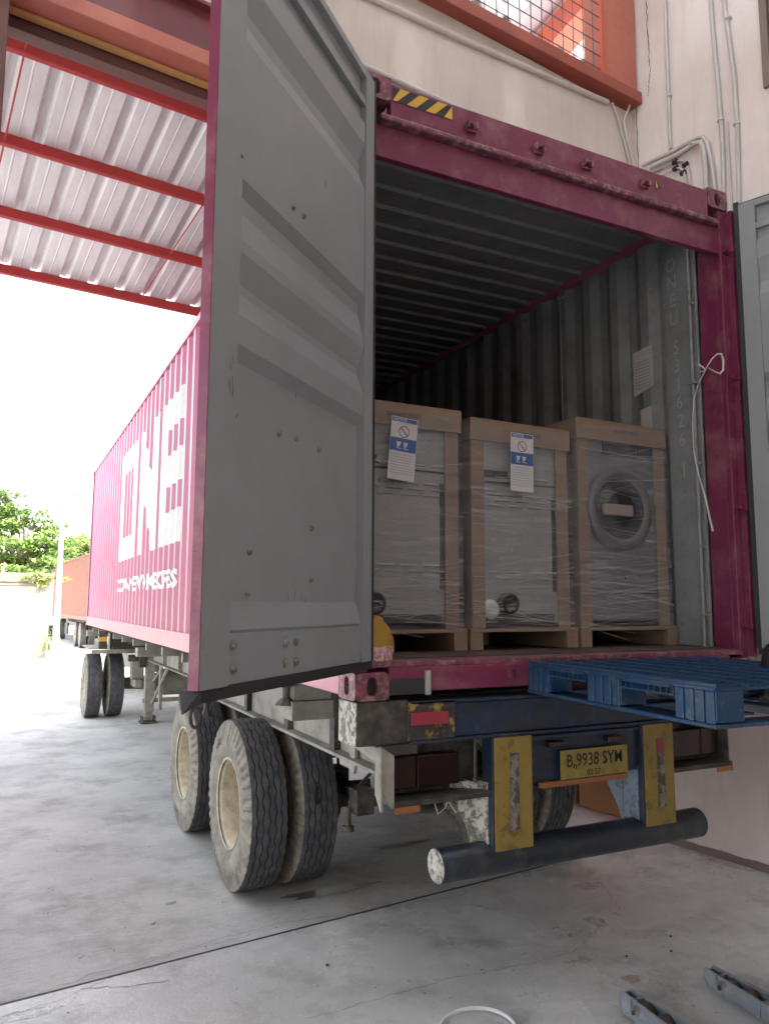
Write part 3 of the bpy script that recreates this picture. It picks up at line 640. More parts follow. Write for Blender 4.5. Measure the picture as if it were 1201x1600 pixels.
mb.build('notice_sheet', [mat('aged_notice_paper', (.5, .46, .45), .7), m_lgrey], cont)

# doors
def door(hx, hy, ang, sgn, holes=True):
    T = Matrix.Translation((hx, hy, z0)) @ Matrix.Rotation(ang, 4, 'Z') @ Matrix.Diagonal((1, sgn, 1, 1))
    za, zb = .176, 2.777; Wd = 1.212
    P = [(.325, -.014), (.334, -.008), (.417, -.034), (1.152, -.034), (1.197, -.008), (1.291, -.008), (1.373, -.034), (1.403, -.034), (1.492, -.008), (1.532, -.008), (1.638, -.034), (1.692, -.034), (1.732, -.008), (2.203, -.008), (2.283, -.034), (2.33, -.034), (2.42, -.008), (2.52, -.008), (2.545, -.03), (2.60, -.03)]
    mb = MB(T); v = []
    for zz, t in P: v += [(.085, t, zz), (1.08, t, zz)]
    n = len(P); f = [(2*i, 2*i+1, 2*i+3, 2*i+2) for i in range(n-1)]
    mb.m = 0; mb.add(v, f); mb.m = 1; mb.add([(a, t-.004, c) for a, t, c in [(q[0], q[1], q[2]) for q in v]], f)
    d = mb.build('door', [m_door, m_mag], cont)
    for (a, c) in ((.0, .09), (1.07, Wd)):
        mb = MB(T); mb.m = 0; d_ = -.054 if a == 0 else -.032; mb.box(a, c, d_, .0, za, zb); mb.m = 1; mb.box(a, c, d_-.003, d_-.0002, za, zb)
        if a: mb.box(Wd+.0002, Wd+.004, -.036, -.001, za, zb)
        mb.build('door_stile', [m_door, m_mag], d, bevel=.003)
    MB(T).add([], []).box(.0905, 1.0695, -.055, -.010, za, .325).build('door_rail', m_door, d, bevel=.003)
    rr = MB(T); rr.prism([(-.055, 2.60), (-.004, 2.60), (-.004, 2.635), (-.03, 2.64), (-.03, 2.735), (-.002, 2.74), (-.002, zb), (-.055, zb)], 'x', .0905, 1.0695); rr.build('door_rail', m_door, d, bevel=.002)
    mb = MB(T); mb.box(-.02, 1.20, -.075, -.004, za-.034, za-.001)
    mb.box(-.028, -.0005, -.07, -.002, za, zb+.02); mb.box(0, 1.17, -.07, -.03, zb+.001, zb+.02)
    mb.add([(1.20, -.075, za-.034), (1.20, -.004, za-.034), (1.245, -.03, za-.06), (1.20, -.004, za-.001), (1.20, -.075, za-.001)], [(0, 1, 2), (1, 3, 2), (3, 4, 2), (4, 0, 2)])
    mb.build('door_gasket', m_rubber, d)
    for (s_, zz, big) in [(1.079, 1.791, 0), (.73, 1.803, 0), (.652, 1.808, 0), (1.04, .289, 1), (1.035, .22, 1), (.721, .286, 1), (.65, .286, 1), (.72, .215, 1), (.65, .215, 1), (.923, .571, 0), (.93, .44, 0), (.50, .685, 0), (.50, .5, 0), (.75, .987, 0), (.633, .994, 0), (1.03, .982, 0), (.45, .987, 0), (.81, 2.69, 1), (.72, 2.69, 1)]:
        t = -.0095 if zz < .33 else (-.03 if zz > 2.6 else (-.034 if (.417 < zz < 1.152) else -.008))
        c = MB(T @ Matrix.Translation((s_, t, zz))); k_ = 1 if big else .72
        c.lathe([(.0, .016*k_), (.003, .016*k_), (.003, .010*k_), (.010, .009*k_), (.010, 0)], (0, 0, 0), 'y', 10)
        c.build('bolt', m_boltrust, d)
    return d, T
m_boltrust = mat('bolt_rusty', (.27, .26, .235), .6, var=.3, vs=40, dirt=[((.12, .07, .04), .4, 60, .1)])
dl, TL = door(.033, -.09, math.atan2(-.674, -.739), 1)
# scuffs on the left door
mb = MB(TL)
for (s_, zz, w_, h_, n_) in ((1.10, 1.08, .02, .12, 9), (.62, 1.14, .05, .03, 3), (.46, 2.02, .05, .06, 2), (.62, .42, .12, .02, 4)):
    for i in range(n_):
        a = s_+random.uniform(-w_, w_)*.5; c = zz+random.uniform(-h_, h_)*.5; l = random.uniform(.01, .04); q = random.uniform(-.01, .01)
        t = .001 if s_ > 1.07 else (-.0332 if (.417 < c < 1.152) else -.0068)
        mb.add([(a, t, c), (a+.003, t, c), (a+q+.003, t, c+l), (a+q, t, c+l)], [(0, 1, 2, 3)])
mb.build('scuff_marks', mat('dark_scuff', (.1, .1, .11), .7), dl)
dr, TR = door(2.405+.02, -.085, math.atan2(-.94, .342), -1)
mb = MB(TR); mb.box(.215, .40, .0, .05, 1.66, 2.0); mb.box(.20, .40, .0, .06, 1.62, 1.66); mb.box(.235, .40, .0, .05, 1.2, 1.62)
mb.build('black_standin', m_rubber, dr, bevel=.004)  # stand-in for an unidentified dark object beside the door
# loop and eye under the left door end
p = TL @ Vector((1.17, -.04, .10))
loop = MB(); loop.tube([p+Vector((.0, 0, .03))+Vector((math.sin(a)*.014, 0, -.03-.028*math.cos(a))) for a in [i*2*PI/12 for i in range(13)]], .005, 6, False)
loop.build('locking_eye', m_grease, dl)

# ------------------------------------------------------------------ cargo on pallets
FZ = z0+.170
def crate(name, lab, plab, x0, x1, yf, ztop, front, ang=0):
    w = x1-x0; ph = .112
    pal = thing('wood_pallet', plab, 'pallet', ((x0+x1)/2, yf+.45, FZ), 0, 'wooden pallets under the machines in the container')
    for i in range(7): MB().box(x0-.03, x1+.03, yf-.03+i*.145, yf-.03+i*.145+.10, FZ+ph-.018, FZ+ph).build('board', m_wood, pal, bevel=.002)
    for i in range(3):
        xx = [x0-.03, (x0+x1)/2-.04, x1-.05][i]
        MB().box(xx, xx+.08, yf-.028 if i != 1 else yf+.4, yf+.93, FZ, FZ+ph-.0185).build('runner', m_wood, pal, bevel=.002)
    zb = FZ+ph+.002; D = .86
    t = thing(name, lab, 'boxed machine', ((x0+x1)/2, yf+.43, zb), 0, 'film wrapped machines standing in the container')
    cp = .085
    for (a, c) in ((x0, x0+cp), (x1-cp, x1)):
        mb = MB(); mb.box(a, c, yf, yf+.008, zb, ztop-.03); e = x0 if a == x0 else x1-.008; mb.box(e, e+.008, yf+.0085, yf+cp, zb, ztop-.03); mb.box(a, c, yf+D-.008, yf+D, zb, ztop-.03)
        mb.build('corner_board', m_card, t, bevel=.002)
    MB().box(x0+.004, x0+.010, yf+.09, yf+D-.01, zb, ztop-.03).build('side_board', m_card, t)
    mb = MB(); mb.box(x0-.012, x1+.012, yf-.012, yf+D+.01, ztop-.012, ztop); mb.box(x0-.012, x1+.012, yf-.012, yf-.004, ztop-.125, ztop-.0125); mb.box(x0-.012, x0-.004, yf-.0035, yf+D+.01, ztop-.125, ztop-.0125); mb.box(x1+.004, x1+.012, yf-.0035, yf+D+.01, ztop-.125, ztop-.0125)
    for vi in range(0, len(mb.v)):
        p = mb.v[vi]; mb.v[vi] = (p[0]+.004*math.sin(p[2]*40+p[1]*5), p[1], p[2]+.006*math.sin(p[0]*7+p[1]*3))
    cap = mb.build('cardboard_cap', m_card, t, bevel=.002)
    pt = MB(); text_on(pt, 'DO NOT STACK', .028, ((x0+x1)/2+.03, yf-.0145, ztop-.06), (1, 0, 0), (0, 0, 1), bold=.0005); pt.build('print', m_ink, t)
    # machine
    mx0, mx1, my, mz0, mz1 = x0+.03, x1-.03, yf+.022, zb+.03, ztop-.06
    MB().box(mx0, mx1, my, yf+D-.03, mz0, mz1).build('machine_body', m_sheet if front == 'back' else m_sheetd, t, bevel=.012)
    if front == 'back':
        sl = MB()
        def slots(zr, n, ph_):
            for i in range(n): a = mx0+.09+ph_+i*.135; sl.add([(a, my-.001, zr), (a+.095, my-.001, zr), (a+.095, my-.009, zr-.012), (a, my-.009, zr-.012)], [(0, 1, 2, 3)]); sl.add([(a, my-.009, zr-.012), (a+.095, my-.009, zr-.012), (a+.095, my-.001, zr-.016), (a, my-.001, zr-.016)], [(0, 1, 2, 3)])
        for r_, zz in enumerate((.40, .43, .46, .30)): slots(ztop-zz, 4, .05*(r_ % 2))
        for r_, zz in enumerate((.83, .86)): slots(ztop-zz, 4, .05*(r_ % 2))
        sl.build('louvre', m_sheet, t)
        MB().box(mx0+.07, mx1-.07, my-.006, my-.0005, zb+.035, zb+.075).build('base_strip', m_dark, t)
        MB().box(mx0+.03, mx1-.05, my-.004, my-.0005, ztop-.345, ztop-.335).build('seam', m_grease, t)
        MB().box(mx0+.05, mx0+.22, my-.006, my-.0005, ztop-.315, ztop-.275).build('socket_panel', m_dark, t)
        MB().box(mx1-.075, mx1-.05, my-.004, my-.0005, zb+.2, ztop-.4).build('dark_edge', m_grease, t)
        c = (mx0+.20, my-.001, zb+.13); MB().lathe([(0, .001), (-.05, .04), (-.05, .055), (.0, .06)], c, 'y', 24).build('outlet_duct', m_dark, t)
        bl = MB(); bl.lathe([(-.02, 0), (-.035, .03), (-.01, .05), (0, .055)], (mx0+.10, my-.002, zb+.10), 'y', 14); bl.build('crumpled_bag', m_strap, t)
    else:
        c = ((mx0+mx1)/2-.03, my, zb+.70)
        MB().lathe([(-.002, .255), (-.03, .25), (-.045, .235), (-.045, .205), (-.03, .185)], c, 'y', 48).build('door_ring', mat('pale_ring', (.12, .115, .12), .35), t)
        MB().lathe([(-.03, .185), (-.02, .16), (-.05, .08), (-.056, .0)], c, 'y', 48).build('door_glass', m_glass, t)
        MB().box(c[0]-.17, c[0]+.06, my-.075, my-.05, c[2]-.05, c[2]+.02).build('door_handle', mat('foam_wrap', (.26, .2, .18), .7), t, bevel=.01)
        MB().box(mx0+.18, mx0+.45, my-.006, my-.0005, ztop-.20, ztop-.10).build('display_panel', m_dark, t, bevel=.002)
        MB().box(mx1-.17, mx1-.03, my-.006, my-.0005, ztop-.19, ztop-.09).build('control_panel', m_dark, t)
        MB().box(mx0+.03, mx1-.03, my-.004, my-.0005, zb+.195, zb+.20).build('kick_seam', m_dark, t)
        MB().box(mx0+.03, mx1-.03, my-.004, my-.0005, zb+.005, zb+.02).build('base_strip', m_dark, t)
        MB().lathe([(0, .012), (-.008, .012), (-.008, 0)], (c[0]+.05, my-.0, zb+.29), 'y', 14).build('keyhole', m_dark, t)
    # stretch film: slightly rippled sheet round front and left side
    fm = MB(); nx, nz = 14, 36; pts = []
    path = [(x0-.016, yf+D*.9), (x0-.018, yf+D*.5), (x0-.016, yf-.012)]+[(x0+(w)*(i/nx), yf-.017) for i in range(nx+1)]+[(x1+.016, yf-.012), (x1+.018, yf+D*.6)]
    for j in range(nz+1):
        zz = FZ+ph-.02+(ztop-.02-FZ-ph)*j/nz
        for i, (a, c_) in enumerate(path): pts.append((a, c_-abs(.006*math.sin(i*1.7+j*.9)*math.sin(j*2.1+i*.31))-.001, zz))
    nn = len(path); fm.smooth = True; fm.add(pts, [(j*nn+i, j*nn+i+1, (j+1)*nn+i+1, (j+1)*nn+i) for j in range(nz) for i in range(nn-1)])
    fm.build('stretch_film', m_film, t)
    st_ = MB()  # white strips that paint glints along the film creases
    for k in range(44):
        za = random.choice([zb+random.uniform(0, .3), random.uniform(zb, ztop-.15)]); zc = za+random.uniform(-.12, .12); yy = yf-.026-random.random()*.003; w_ = random.uniform(.0008, .003)
        xa, xb = (x0-.01, x0+w*random.uniform(.4, 1)) if k % 2 else (x0+w*random.uniform(0, .6), x1+.01)
        st_.add([(xa, yy, za), (xb, yy, zc), (xb, yy, zc+w_), (xa, yy, za+w_)], [(0, 1, 2, 3)])
    st_.build('crease_glint', m_glint, t)
    return t
def glintmat():
    m = bpy.data.materials.new('painted_glint_white'); m.use_nodes = True; t = m.node_tree; b = t.nodes['Principled BSDF']; b.inputs['Base Color'].default_value = (.6, .58, .57, 1); b.inputs['Alpha'].default_value = .55; b.inputs['Roughness'].default_value = .3; return m
m_glint = glintmat()
YF = .46
def notice(cx, cz, tilt, par, yf):
    T = Matrix.Translation((cx, yf-.030, cz)) @ Matrix.Rotation(tilt, 4, 'Y')
    a = MB(T); a.m = 0; w, h = .155, .33
    a.add([(-w/2, 0, -h/2), (w/2, 0, -h/2), (w/2, 0, h/2), (-w/2, 0, h/2)], [(0, 1, 2, 3)])
    a.m = 1
    a.add([(-w/2+.005, -.001, h/2-.025), (w/2-.005, -.001, h/2-.025), (w/2-.005, -.001, h/2-.004), (-w/2+.005, -.001, h/2-.004)], [(0, 1, 2, 3)])
    a.add([(-w/2+.002, -.001, -.015), (w/2-.002, -.001, -.015), (w/2-.002, -.001, .055), (-w/2+.002, -.001, .055)], [(0, 1, 2, 3)])
    a.m = 2
    for k in range(8): a.add([(-w/2+.01, -.001, -.03-k*.014), (w/2-.01-random.random()*.03, -.001, -.03-k*.014), (w/2-.01, -.001, -.034-k*.014), (-w/2+.01, -.001, -.034-k*.014)], [(0, 1, 2, 3)])
    a.m = 3
    k = 24; v = []
    for i in range(k): an = 2*PI*i/k; v += [(.0+.031*math.cos(an), -.001, .09+.031*math.sin(an)), (.027*math.cos(an), -.001, .09+.027*math.sin(an))]
    a.add(v, [(2*i, 2*((i+1) % k), 2*((i+1) % k)+1, 2*i+1) for i in range(k)])
    a.add([(-.02, -.0015, .113), (-.023, -.0015, .109), (.02, -.0015, .067), (.023, -.0015, .071)], [(0, 1, 2, 3)])
    a.m = 0; e = Matrix.Identity(3)
    vs, fs = text_geo('NOTICE', .02, 'LEFT', .0004); a.add([(-w/2+.015+v.x, -.002, h/2-.0145+v.y) for v in vs], fs)
    for (xa, xb) in ((-.04, -.012), (.0, .028)): a.add([(xa, -.002, .0), (xb, -.002, -.004), (xb, -.002, .0), (xa, -.002, .004)], [(0, 1, 2, 3)]); a.add([(xa, -.002, .035), (xb, -.002, .033), (xb-.01, -.002, .01), (xa+.005, -.002, .006)], [(0, 1, 2, 3)])
    a.m = 2; vs, fs = text_geo('DO NOT LIFT HERE', .012, 'CENTER', 0)
    a.add([(v.x, -.001, .131+v.y) for v in vs], fs)
    a.build('notice_label', [m_label, m_lblue, m_lgrey, m_ink], par)
x_at = lambda px_, py_: PY((px_, py_), YF).x
c1 = crate('wrapped_machine', 'pale machine in film, cardboard cap and tilted notice label, beside the open left door', 'wooden pallet under the machine nearest the open left door', .075, .805, YF, z0+1.450, 'back')
notice(x_at(625, 703), PY((625, 703), YF).z, .08, c1, YF)
c2 = crate('wrapped_machine', 'pale machine in film with straight notice label, middle of the row', 'wooden pallet under the middle wrapped machine', .885, 1.545, YF, z0+1.425, 'back')
notice(x_at(810, 724), PY((810, 724), YF).z, .02, c2, YF)
c3 = crate('wrapped_machine', 'grey washing machine with round door in film, beside the right container wall', 'wooden pallet under the washing machine', 1.625, 2.315, YF, z0+1.515, 'washer')

# bag on the sill
bag = MB(); pts = []; c = PY((594, 1003), .05); n_, k_ = 14, 20; bag.smooth = True
for j in range(n_+1):
    ph = PI/2*j/n_
    for i in range(k_):
        a = 2*PI*i/k_; r = math.cos(ph)**.7*(1+.12*math.sin(3*a+j*.4)+.06*math.sin(7*a-j)); pts.append((c.x-.02+.105*r*math.cos(a), .10+.07*r*math.sin(a), z0+.163+.19*math.sin(ph)*(1+.06*math.sin(5*a))))
ff = []
for j in range(n_):
    bag.m = 1 if j < 3 else 0
    bag.add([], []); 
o_ = len(bag.v)
bag.add(pts, [])
for j in range(n_):
    for i in range(k_): bag.f.append([o_+j*k_+i, o_+j*k_+(i+1) % k_, o_+(j+1)*k_+(i+1) % k_, o_+(j+1)*k_+i]); bag.mi.append(1 if j < 3 else 0); bag.sm.append(True)
tag(bag.build('cloth_bag', [m_ycloth, m_pcloth]), 'yellow cloth bundle with pink patterned hem on the container sill', 'bundle')
# strap tied on the right post
mb = MB(); S_ = [(1113, 830), (1108, 810), (1102, 780), (1090, 740), (1083, 705), (1081, 660), (1083, 625), (1090, 600), (1098, 585), (1103, 574)]
mb.tube([PX(q, CW-.115) for q in S_[:5]], [.006, .006, .005, .004, .004], 6); mb.tube([PX(q, CW-.115) for q in S_[4:]], .003, 6)
mb.tube([PY(q, -.01) for q in [(1103, 574), (1112, 560), (1120, 553), (1126, 553), (1129, 562), (1129, 578), (1124, 584), (1115, 580), (1106, 575)]], [.003, .003, .004, .006, .007, .006, .004, .003, .003], 6)
mb.tube([PX(q, CW-.10) for q in [(1090, 569), (1097, 574), (1102, 578), (1093, 582)]], .005, 6)
tag(mb.build('strap', m_strap), 'white plastic strap knotted round the right corner post, its long tail hanging', 'strap')
mb = MB(); mb.tube([PX((874, 470), CW-.09), PX((877, 560), CW-.09), PX((879, 655), CW-.09)], .0022, 5); mb.tube([PX((870, 468), CW-.09), PX((880, 464), CW-.09)], .006, 5)
tag(mb.build('cord', m_strap), 'thin pale cord hanging from the container roof edge behind the washer', 'cord')

# ------------------------------------------------------------------ trailer
tr = thing('container_trailer', 'worn blue and yellow container trailer carrying the magenta container', 'trailer', (CW/2, 5, 0))
def P_(name, mats, fn, bevel=.004, par=None, label=None):
    mb = MB(); fn(mb); o = mb.build(name, mats, par or tr, bevel=bevel)
    if label: o['label'] = label
    return o
# rear bolster
P_('rear_beam', m_grease, lambda m: m.box(.012, .26, .005, .185, z0-.19, z0-.004), .008, label='dark greasy end of the rear beam')
P_('beam_cap', m_chipwhite, lambda m: m.box(.006, .0115, .004, .186, z0-.186, z0-.008), 0)
P_('rear_beam', m_blue, lambda m: (m.box(.262, 2.44, .008, .16, z0-.178, z0-.03), m.box(.262, 2.44, -.004, .16, z0-.196, z0-.18), m.box(.262, 2.44, -.004, .16, z0-.028, z0-.012)), .004)
P_('warning_plate', m_yelrust, lambda m: m.box(.25, .49, -.004, .004, z0-.178, z0-.015), .002)
P_('reflector', m_redrefl, lambda m: m.box(.265, .455, -.009, -.0045, z0-.115, z0-.06), .002)
P_('beam_bracket', m_grease, lambda m: m.prism([(.12, z0-.191), (.30, z0-.191), (.30, z0-.235), (.17, z0-.235)], 'y', 0, .15), .003)
# main beams
for x_ in (.70, 1.66):
    P_('main_beam', m_chassis, lambda m: (m.box(x_, x_+.012, .16, 9.1, z0-.45, z0-.12), m.box(x_-.06, x_+.075, .16, 9.1, z0-.12, z0-.10), m.box(x_-.06, x_+.075, .16, 9.1, z0-.465, z0-.45),
        m.box(x_, x_+.012, 9.1, 12.2, z0-.22, z0-.12), m.box(x_-.06, x_+.075, 9.1, 12.2, z0-.12, z0-.10), m.box(x_-.06, x_+.075, 9.1, 12.2, z0-.235, z0-.22)))
    for i in range(9): P_('stiffener', m_chassis, lambda m: m.box(x_-.05, x_-.0005, .6+i*1.05, .61+i*1.05, z0-.449, z0-.121), 0)
for i in range(12):
    yy = .9+i*.95
    P_('cross_member', m_chassis, lambda m: m.box(.05, CW-.05, yy, yy+.06, z0-.10+.001, z0-.02), .003)
for yy, nm in ((.75, 0), (6.0, 1), (12.0, 1)):
    P_('bolster', m_chassis, lambda m: m.box(.03, CW-.03, yy+.12, yy+.30, z0-.20, z0-.101 if nm else z0-.102), .004)
# outer deck side panel seen under the door
P_('side_channel', m_chassis, lambda m: m.box(.30, .31, .2, 4.4, z0-.36, z0-.02), .002)
P_('side_channel', m_chassis, lambda m: m.box(.24, .33, .2, 4.4, z0-.38, z0-.362), .002)
for yy in (.85, 1.6, 2.5, 3.4): P_('side_post', m_grease, lambda m: m.box(.262, .2995, yy, yy+.07, z0-.361, z0-.02), .002)
# folded twistlocks hanging by the side
for q, x_ in (((447, 1083), .02), ((323, 1105), -.05)):
    c = PX(q, x_)
    mb = MB(); mb.lathe([(.075, .0), (.075, .05), (.045, .06), (.03, .022), (-.02, .02), (-.045, .05), (-.06, .062), (-.065, 0)], c, 'z', 8, smooth=False)
    mb.box(c.x-.02, c.x+.26, c.y-.03, c.y+.03, c.z+.075, c.z+.10)
    mb.build('twistlock', m_grease, tr, bevel=.003)
# bumper
P_('bumper_tube', m_tube, lambda m: m.lathe([(.42, 0), (.42, .0735), (2.02, .0735), (2.02, 0)], (0, .05, z0-.735), 'x', 36), .003)
P_('tube_end', m_chipwhite, lambda m: m.lathe([(.4175, 0), (.4175, .072), (.4195, .072)], (0, .05, z0-.735), 'x', 36), 0)
for xa, xb in ((.682, .903), (1.592, 1.805)):
    zt2 = z0-.197
    P_('bumper_post', m_yel, lambda m: m.box(xa+.012, xb, -.012, -.004, z0-.70, zt2), .002, label='yellow chipped face of the bumper post')
    P_('post_box', m_blue, lambda m: (m.box(xa, xa+.012, -.008, .075, z0-.69, zt2), m.box(xb-.012, xb, -.0035, .075, z0-.69, zt2)), .002)
m_strip = mat('worn_reflective_strip', (.22, .2, .17), .5, var=.4, vs=14, dirt=[((.03, .025, .02), .45, 18, .03), ((.3, .06, .05), .12, 9, .02)])
m_bgrey = mat('pale_blue_grey_paint', (.20, .26, .33), .5, var=.2, vs=6, dirt=[((.08, .08, .08), .25, 18, .04)])
for k, (xa, xb) in enumerate(((.682, .903), (1.592, 1.805))):
    mb = MB(); mb.prism([(.077, z0-.69), (.077, z0-.40), (.22, z0-.40)], 'x', xa-.06, xa-.05)
    mb.prism([(.02, z0-.69), (.02, z0-.40), (.14, z0-.40), (.06, z0-.69)], 'x', xa-.010, xa-.002)
    mb.add([(xa-.055, .08, z0-.66), (xa-.004, .04, z0-.66), (xa-.004, .04, z0-.40), (xa-.15, .15, z0-.40)], [(0, 1, 2, 3)])
    mb.build('gusset', m_chipwhite if k == 0 else m_bgrey, tr)
    P_('post_strip', m_strip, lambda m: m.box(xa+.095, xa+.145, -.0145, -.0125, z0-.61, z0-.27), 0)
P_('reflector', m_redrefl, lambda m: m.box(1.688, 1.73, -.0165, -.0146, z0-.345, z0-.27), .001)
# plate board and licence plate
P_('plate_board', m_blue, lambda m: (m.box(.904, 1.590, .02, .035, z0-.42, z0-.20), m.box(.904, 1.59, .0, .035, z0-.222, z0-.205)), .003)
pm = MB(); pm.box(0, .425, 0, .003, 0, .138)
pz = z0-.418; px0 = 1.07
pm = MB(); pm.box(px0, px0+.42, -.012, -.008, pz, pz+.135); pl_o = pm.build('licence_plate', m_plate, tr, bevel=.0015)
pt = MB(); text_on(pt, 'B 9938 SYM', .085, (px0+.21, -.0135, pz+.082), (1, 0, 0), (0, 0, 1), bold=.001, sx=.84); text_on(pt, '02·27', .038, (px0+.20, -.0135, pz+.022), (1, 0, 0), (0, 0, 1), bold=.0008)
pt.build('plate_lettering', m_ink, pl_o)
mb = MB()
for q in ((px0+.075, .05), (px0+.088, .045), (px0+.272, .055)): mb.box(q[0], q[0]+.008, -.0138, -.0128, pz+q[1], pz+q[1]+.02)
mb.build('plate_smudge', m_ink, pl_o)
P_('amber_strip', m_amber, lambda m: m.box(.96, 1.49, -.008, .02, z0-.447, z0-.422), .002)
for x_ in (1.0, 1.36): P_('plate_lamp', m_lens, lambda m: m.box(x_, x_+.09, -.02, .018, z0-.262, z0-.235), .004)
# tail lamp boxes
for s_ in (0, 1):
    sx = (lambda x: x) if s_ == 0 else (lambda x: CW-x)
    P_('lamp_box', m_grease, lambda m: (m.box(sx(.185), sx(.68), .14, .15, z0-.44, z0-.20), m.box(sx(.185), sx(.68), .0, .14, z0-.455, z0-.43), m.box(sx(.185), sx(.195), .02, .14, z0-.429, z0-.24)), .003)
    lo = P_('tail_lamp', m_lens, lambda m: m.box(sx(.34), sx(.56), .075, .139, z0-.40, z0-.26), .006)
    P_('lamp_section', m_lens2, lambda m: m.box(sx(.21), sx(.335), .075, .139, z0-.40, z0-.26), .006, par=lo)
    P_('amber_reflector', m_amber, lambda m: m.box(sx(.19), sx(.31), -.006, .0, z0-.478, z0-.452), .002)
# grey side plate of the lamp box
mb = MB(); mb.prism([(-.01, z0-.20), (.26, z0-.205), (.26, z0-.24), (.05, z0-.265), (.05, z0-.40), (.0, z0-.46), (-.01, z0-.46)], 'x', .120, .130)
mb.prism([(.118, z0-.19), (.185, z0-.235), (.185, z0-.45), (.17, z0-.45), (.118, z0-.36)], 'y', -.004, .004)
mb.build('side_plate', m_chassis, tr)
# wires dangling
mb = MB()
for (q1, q2, q3) in (((668, 1243), (690, 1251), (718, 1244)), ((672, 1243), (684, 1272), (700, 1246)), ((690, 1243), (712, 1270), (716, 1250))):
    a = PY(q1, .1); c_ = PY(q2, .1); d_ = PY(q3, .1)
    mb.tube([a, (a+c_)/2+Vector((.01, .01, 0)), c_, (c_+d_)/2+Vector((.012, 0, -.01)), d_], .0022, 5)
mb.build('loose_wire', m_strap, tr)
for (pts_, r_) in (([(.30, 1.2, .78), (.42, 1.5, .60), (.55, 1.8, .72), (.62, 2.3, .66)], .012), ([(.66, 1.0, .95), (.60, 1.35, .68), (.70, 1.8, .62), (.85, 2.2, .75)], .010), ([(.31, .5, 1.02), (.32, 1.6, .98), (.315, 2.8, 1.02), (.31, 4.0, 1.0)], .009), ([(1.0, .3, .95), (1.2, .34, .86), (1.5, .3, .93)], .009)):
    P_('air_hose', m_rubber, lambda m: m.tube(pts_, r_, 8), 0)
# suspension bracket, axles
for y_ in (2.0, 3.4):
    P_('axle', m_grease, lambda m: m.lathe([(.5, .0), (.5, .065), (CW-.5, .065), (CW-.5, 0)], (0, y_, .52), 'x', 16), 0)
    for x_ in (.62, CW-.62): P_('brake_drum', m_grease, lambda m: m.lathe([(x_-.1, 0), (x_-.1, .19), (x_+.1, .19), (x_+.1, 0)], (0, y_, .52), 'x', 24), 0)
    for x_ in (.72, CW-.80):
        P_('leaf_spring', m_grease, lambda m: (m.box(x_, x_+.075, y_-.62, y_+.62, .60, .625), m.box(x_, x_+.075, y_-.45, y_+.45, .575, .5995), m.box(x_, x_+.075, y_-.28, y_+.28, .55, .5745), m.box(x_-.02, x_+.095, y_-.09, y_+.09, .44, .69)), .003)
        P_('brake_chamber', m_grease, lambda m: m.lathe([(-.09, 0), (-.09, .06), (-.01, .085), (.01, .085), (.09, .06), (.09, 0)], (x_+.2, y_-.25, .55), 'y', 16), 0)
for x_ in (.68, CW-.78):
    for y_ in (1.22, 2.70, 4.15): P_('hanger_bracket', m_chassis, lambda m: m.prism([(y_-.11, z0-.466), (y_+.11, z0-.466), (y_+.05, z0-.72), (y_-.05, z0-.72)], 'x', x_, x_+.1), .003)
mb = MB(); mb.prism([(.60, z0-.24), (.66, z0-.24), (.67, z0-.34), (.62, z0-.44), (.60, z0-.40)], 'x', .27, .29); mb.build('mudguard_bracket', m_chassis, tr, bevel=.003)
P_('stud', m_grease, lambda m: (m.lathe([(-.03, .035), (.0, .035), (.0, .018), (.06, .018), (.10, .012)], (.50, 1.2, z0-.86), 'z', 10), m.box(.53, .64, 1.14, 1.26, z0-.80, z0-.66)), .004)
# landing legs
for x_ in (.62, CW-.76):
    lg = P_('landing_leg', m_chassis, lambda m: (m.box(x_, x_+.14, 9.15, 9.29, .16, z0-.24), m.box(x_+.02, x_+.12, 9.165, 9.275, .05, .16)), .006)
    P_('foot', m_grease, lambda m: (m.box(x_-.05, x_+.19, 9.08, 9.36, .0, .02), m.box(x_-.03, x_-.01, 9.12, 9.32, .02, .10), m.box(x_+.15, x_+.17, 9.12, 9.32, .02, .10)), .003, par=lg)
    P_('leg_brace', m_chassis, lambda m: (m.tube([(x_+.1, 9.1, .30), (x_+.1, 7.9, z0-.45)], .025, 6), m.tube([(x_+.1, 9.1, .62), (x_+.1, 8.2, z0-.45)], .02, 6), m.tube([(x_+.1, 8.45, .28), (x_+.1, 8.45, z0-.45)], .03, 6)), 0)
P_('leg_crossbar', m_chassis, lambda m: m.box(.6, CW-.6, 9.19, 9.25, .3, .36), .004)
P_('gearbox', m_grease, lambda m: (m.box(.52, .62, 9.12, 9.32, z0-.56, z0-.36), m.lathe([(.36, 0), (.36, .05), (.52, .05)], (0, 9.2, z0-.42), 'x', 12)), .01)
P_('front_bolster', m_yelrust, lambda m: m.box(.06, .60, 8.95, 9.2, z0-.27, z0-.04), .006)
P_('marker_board', m_grease, lambda m: m.box(-.10, .02, 8.9, 8.93, z0-.26, z0-.0), .004)
P_('marker_patch', mat('marker_yellow', (.6, .35, .05), .5), lambda m: m.box(-.098, .018, 8.894, 8.8995, z0-.15, z0-.085), .001)

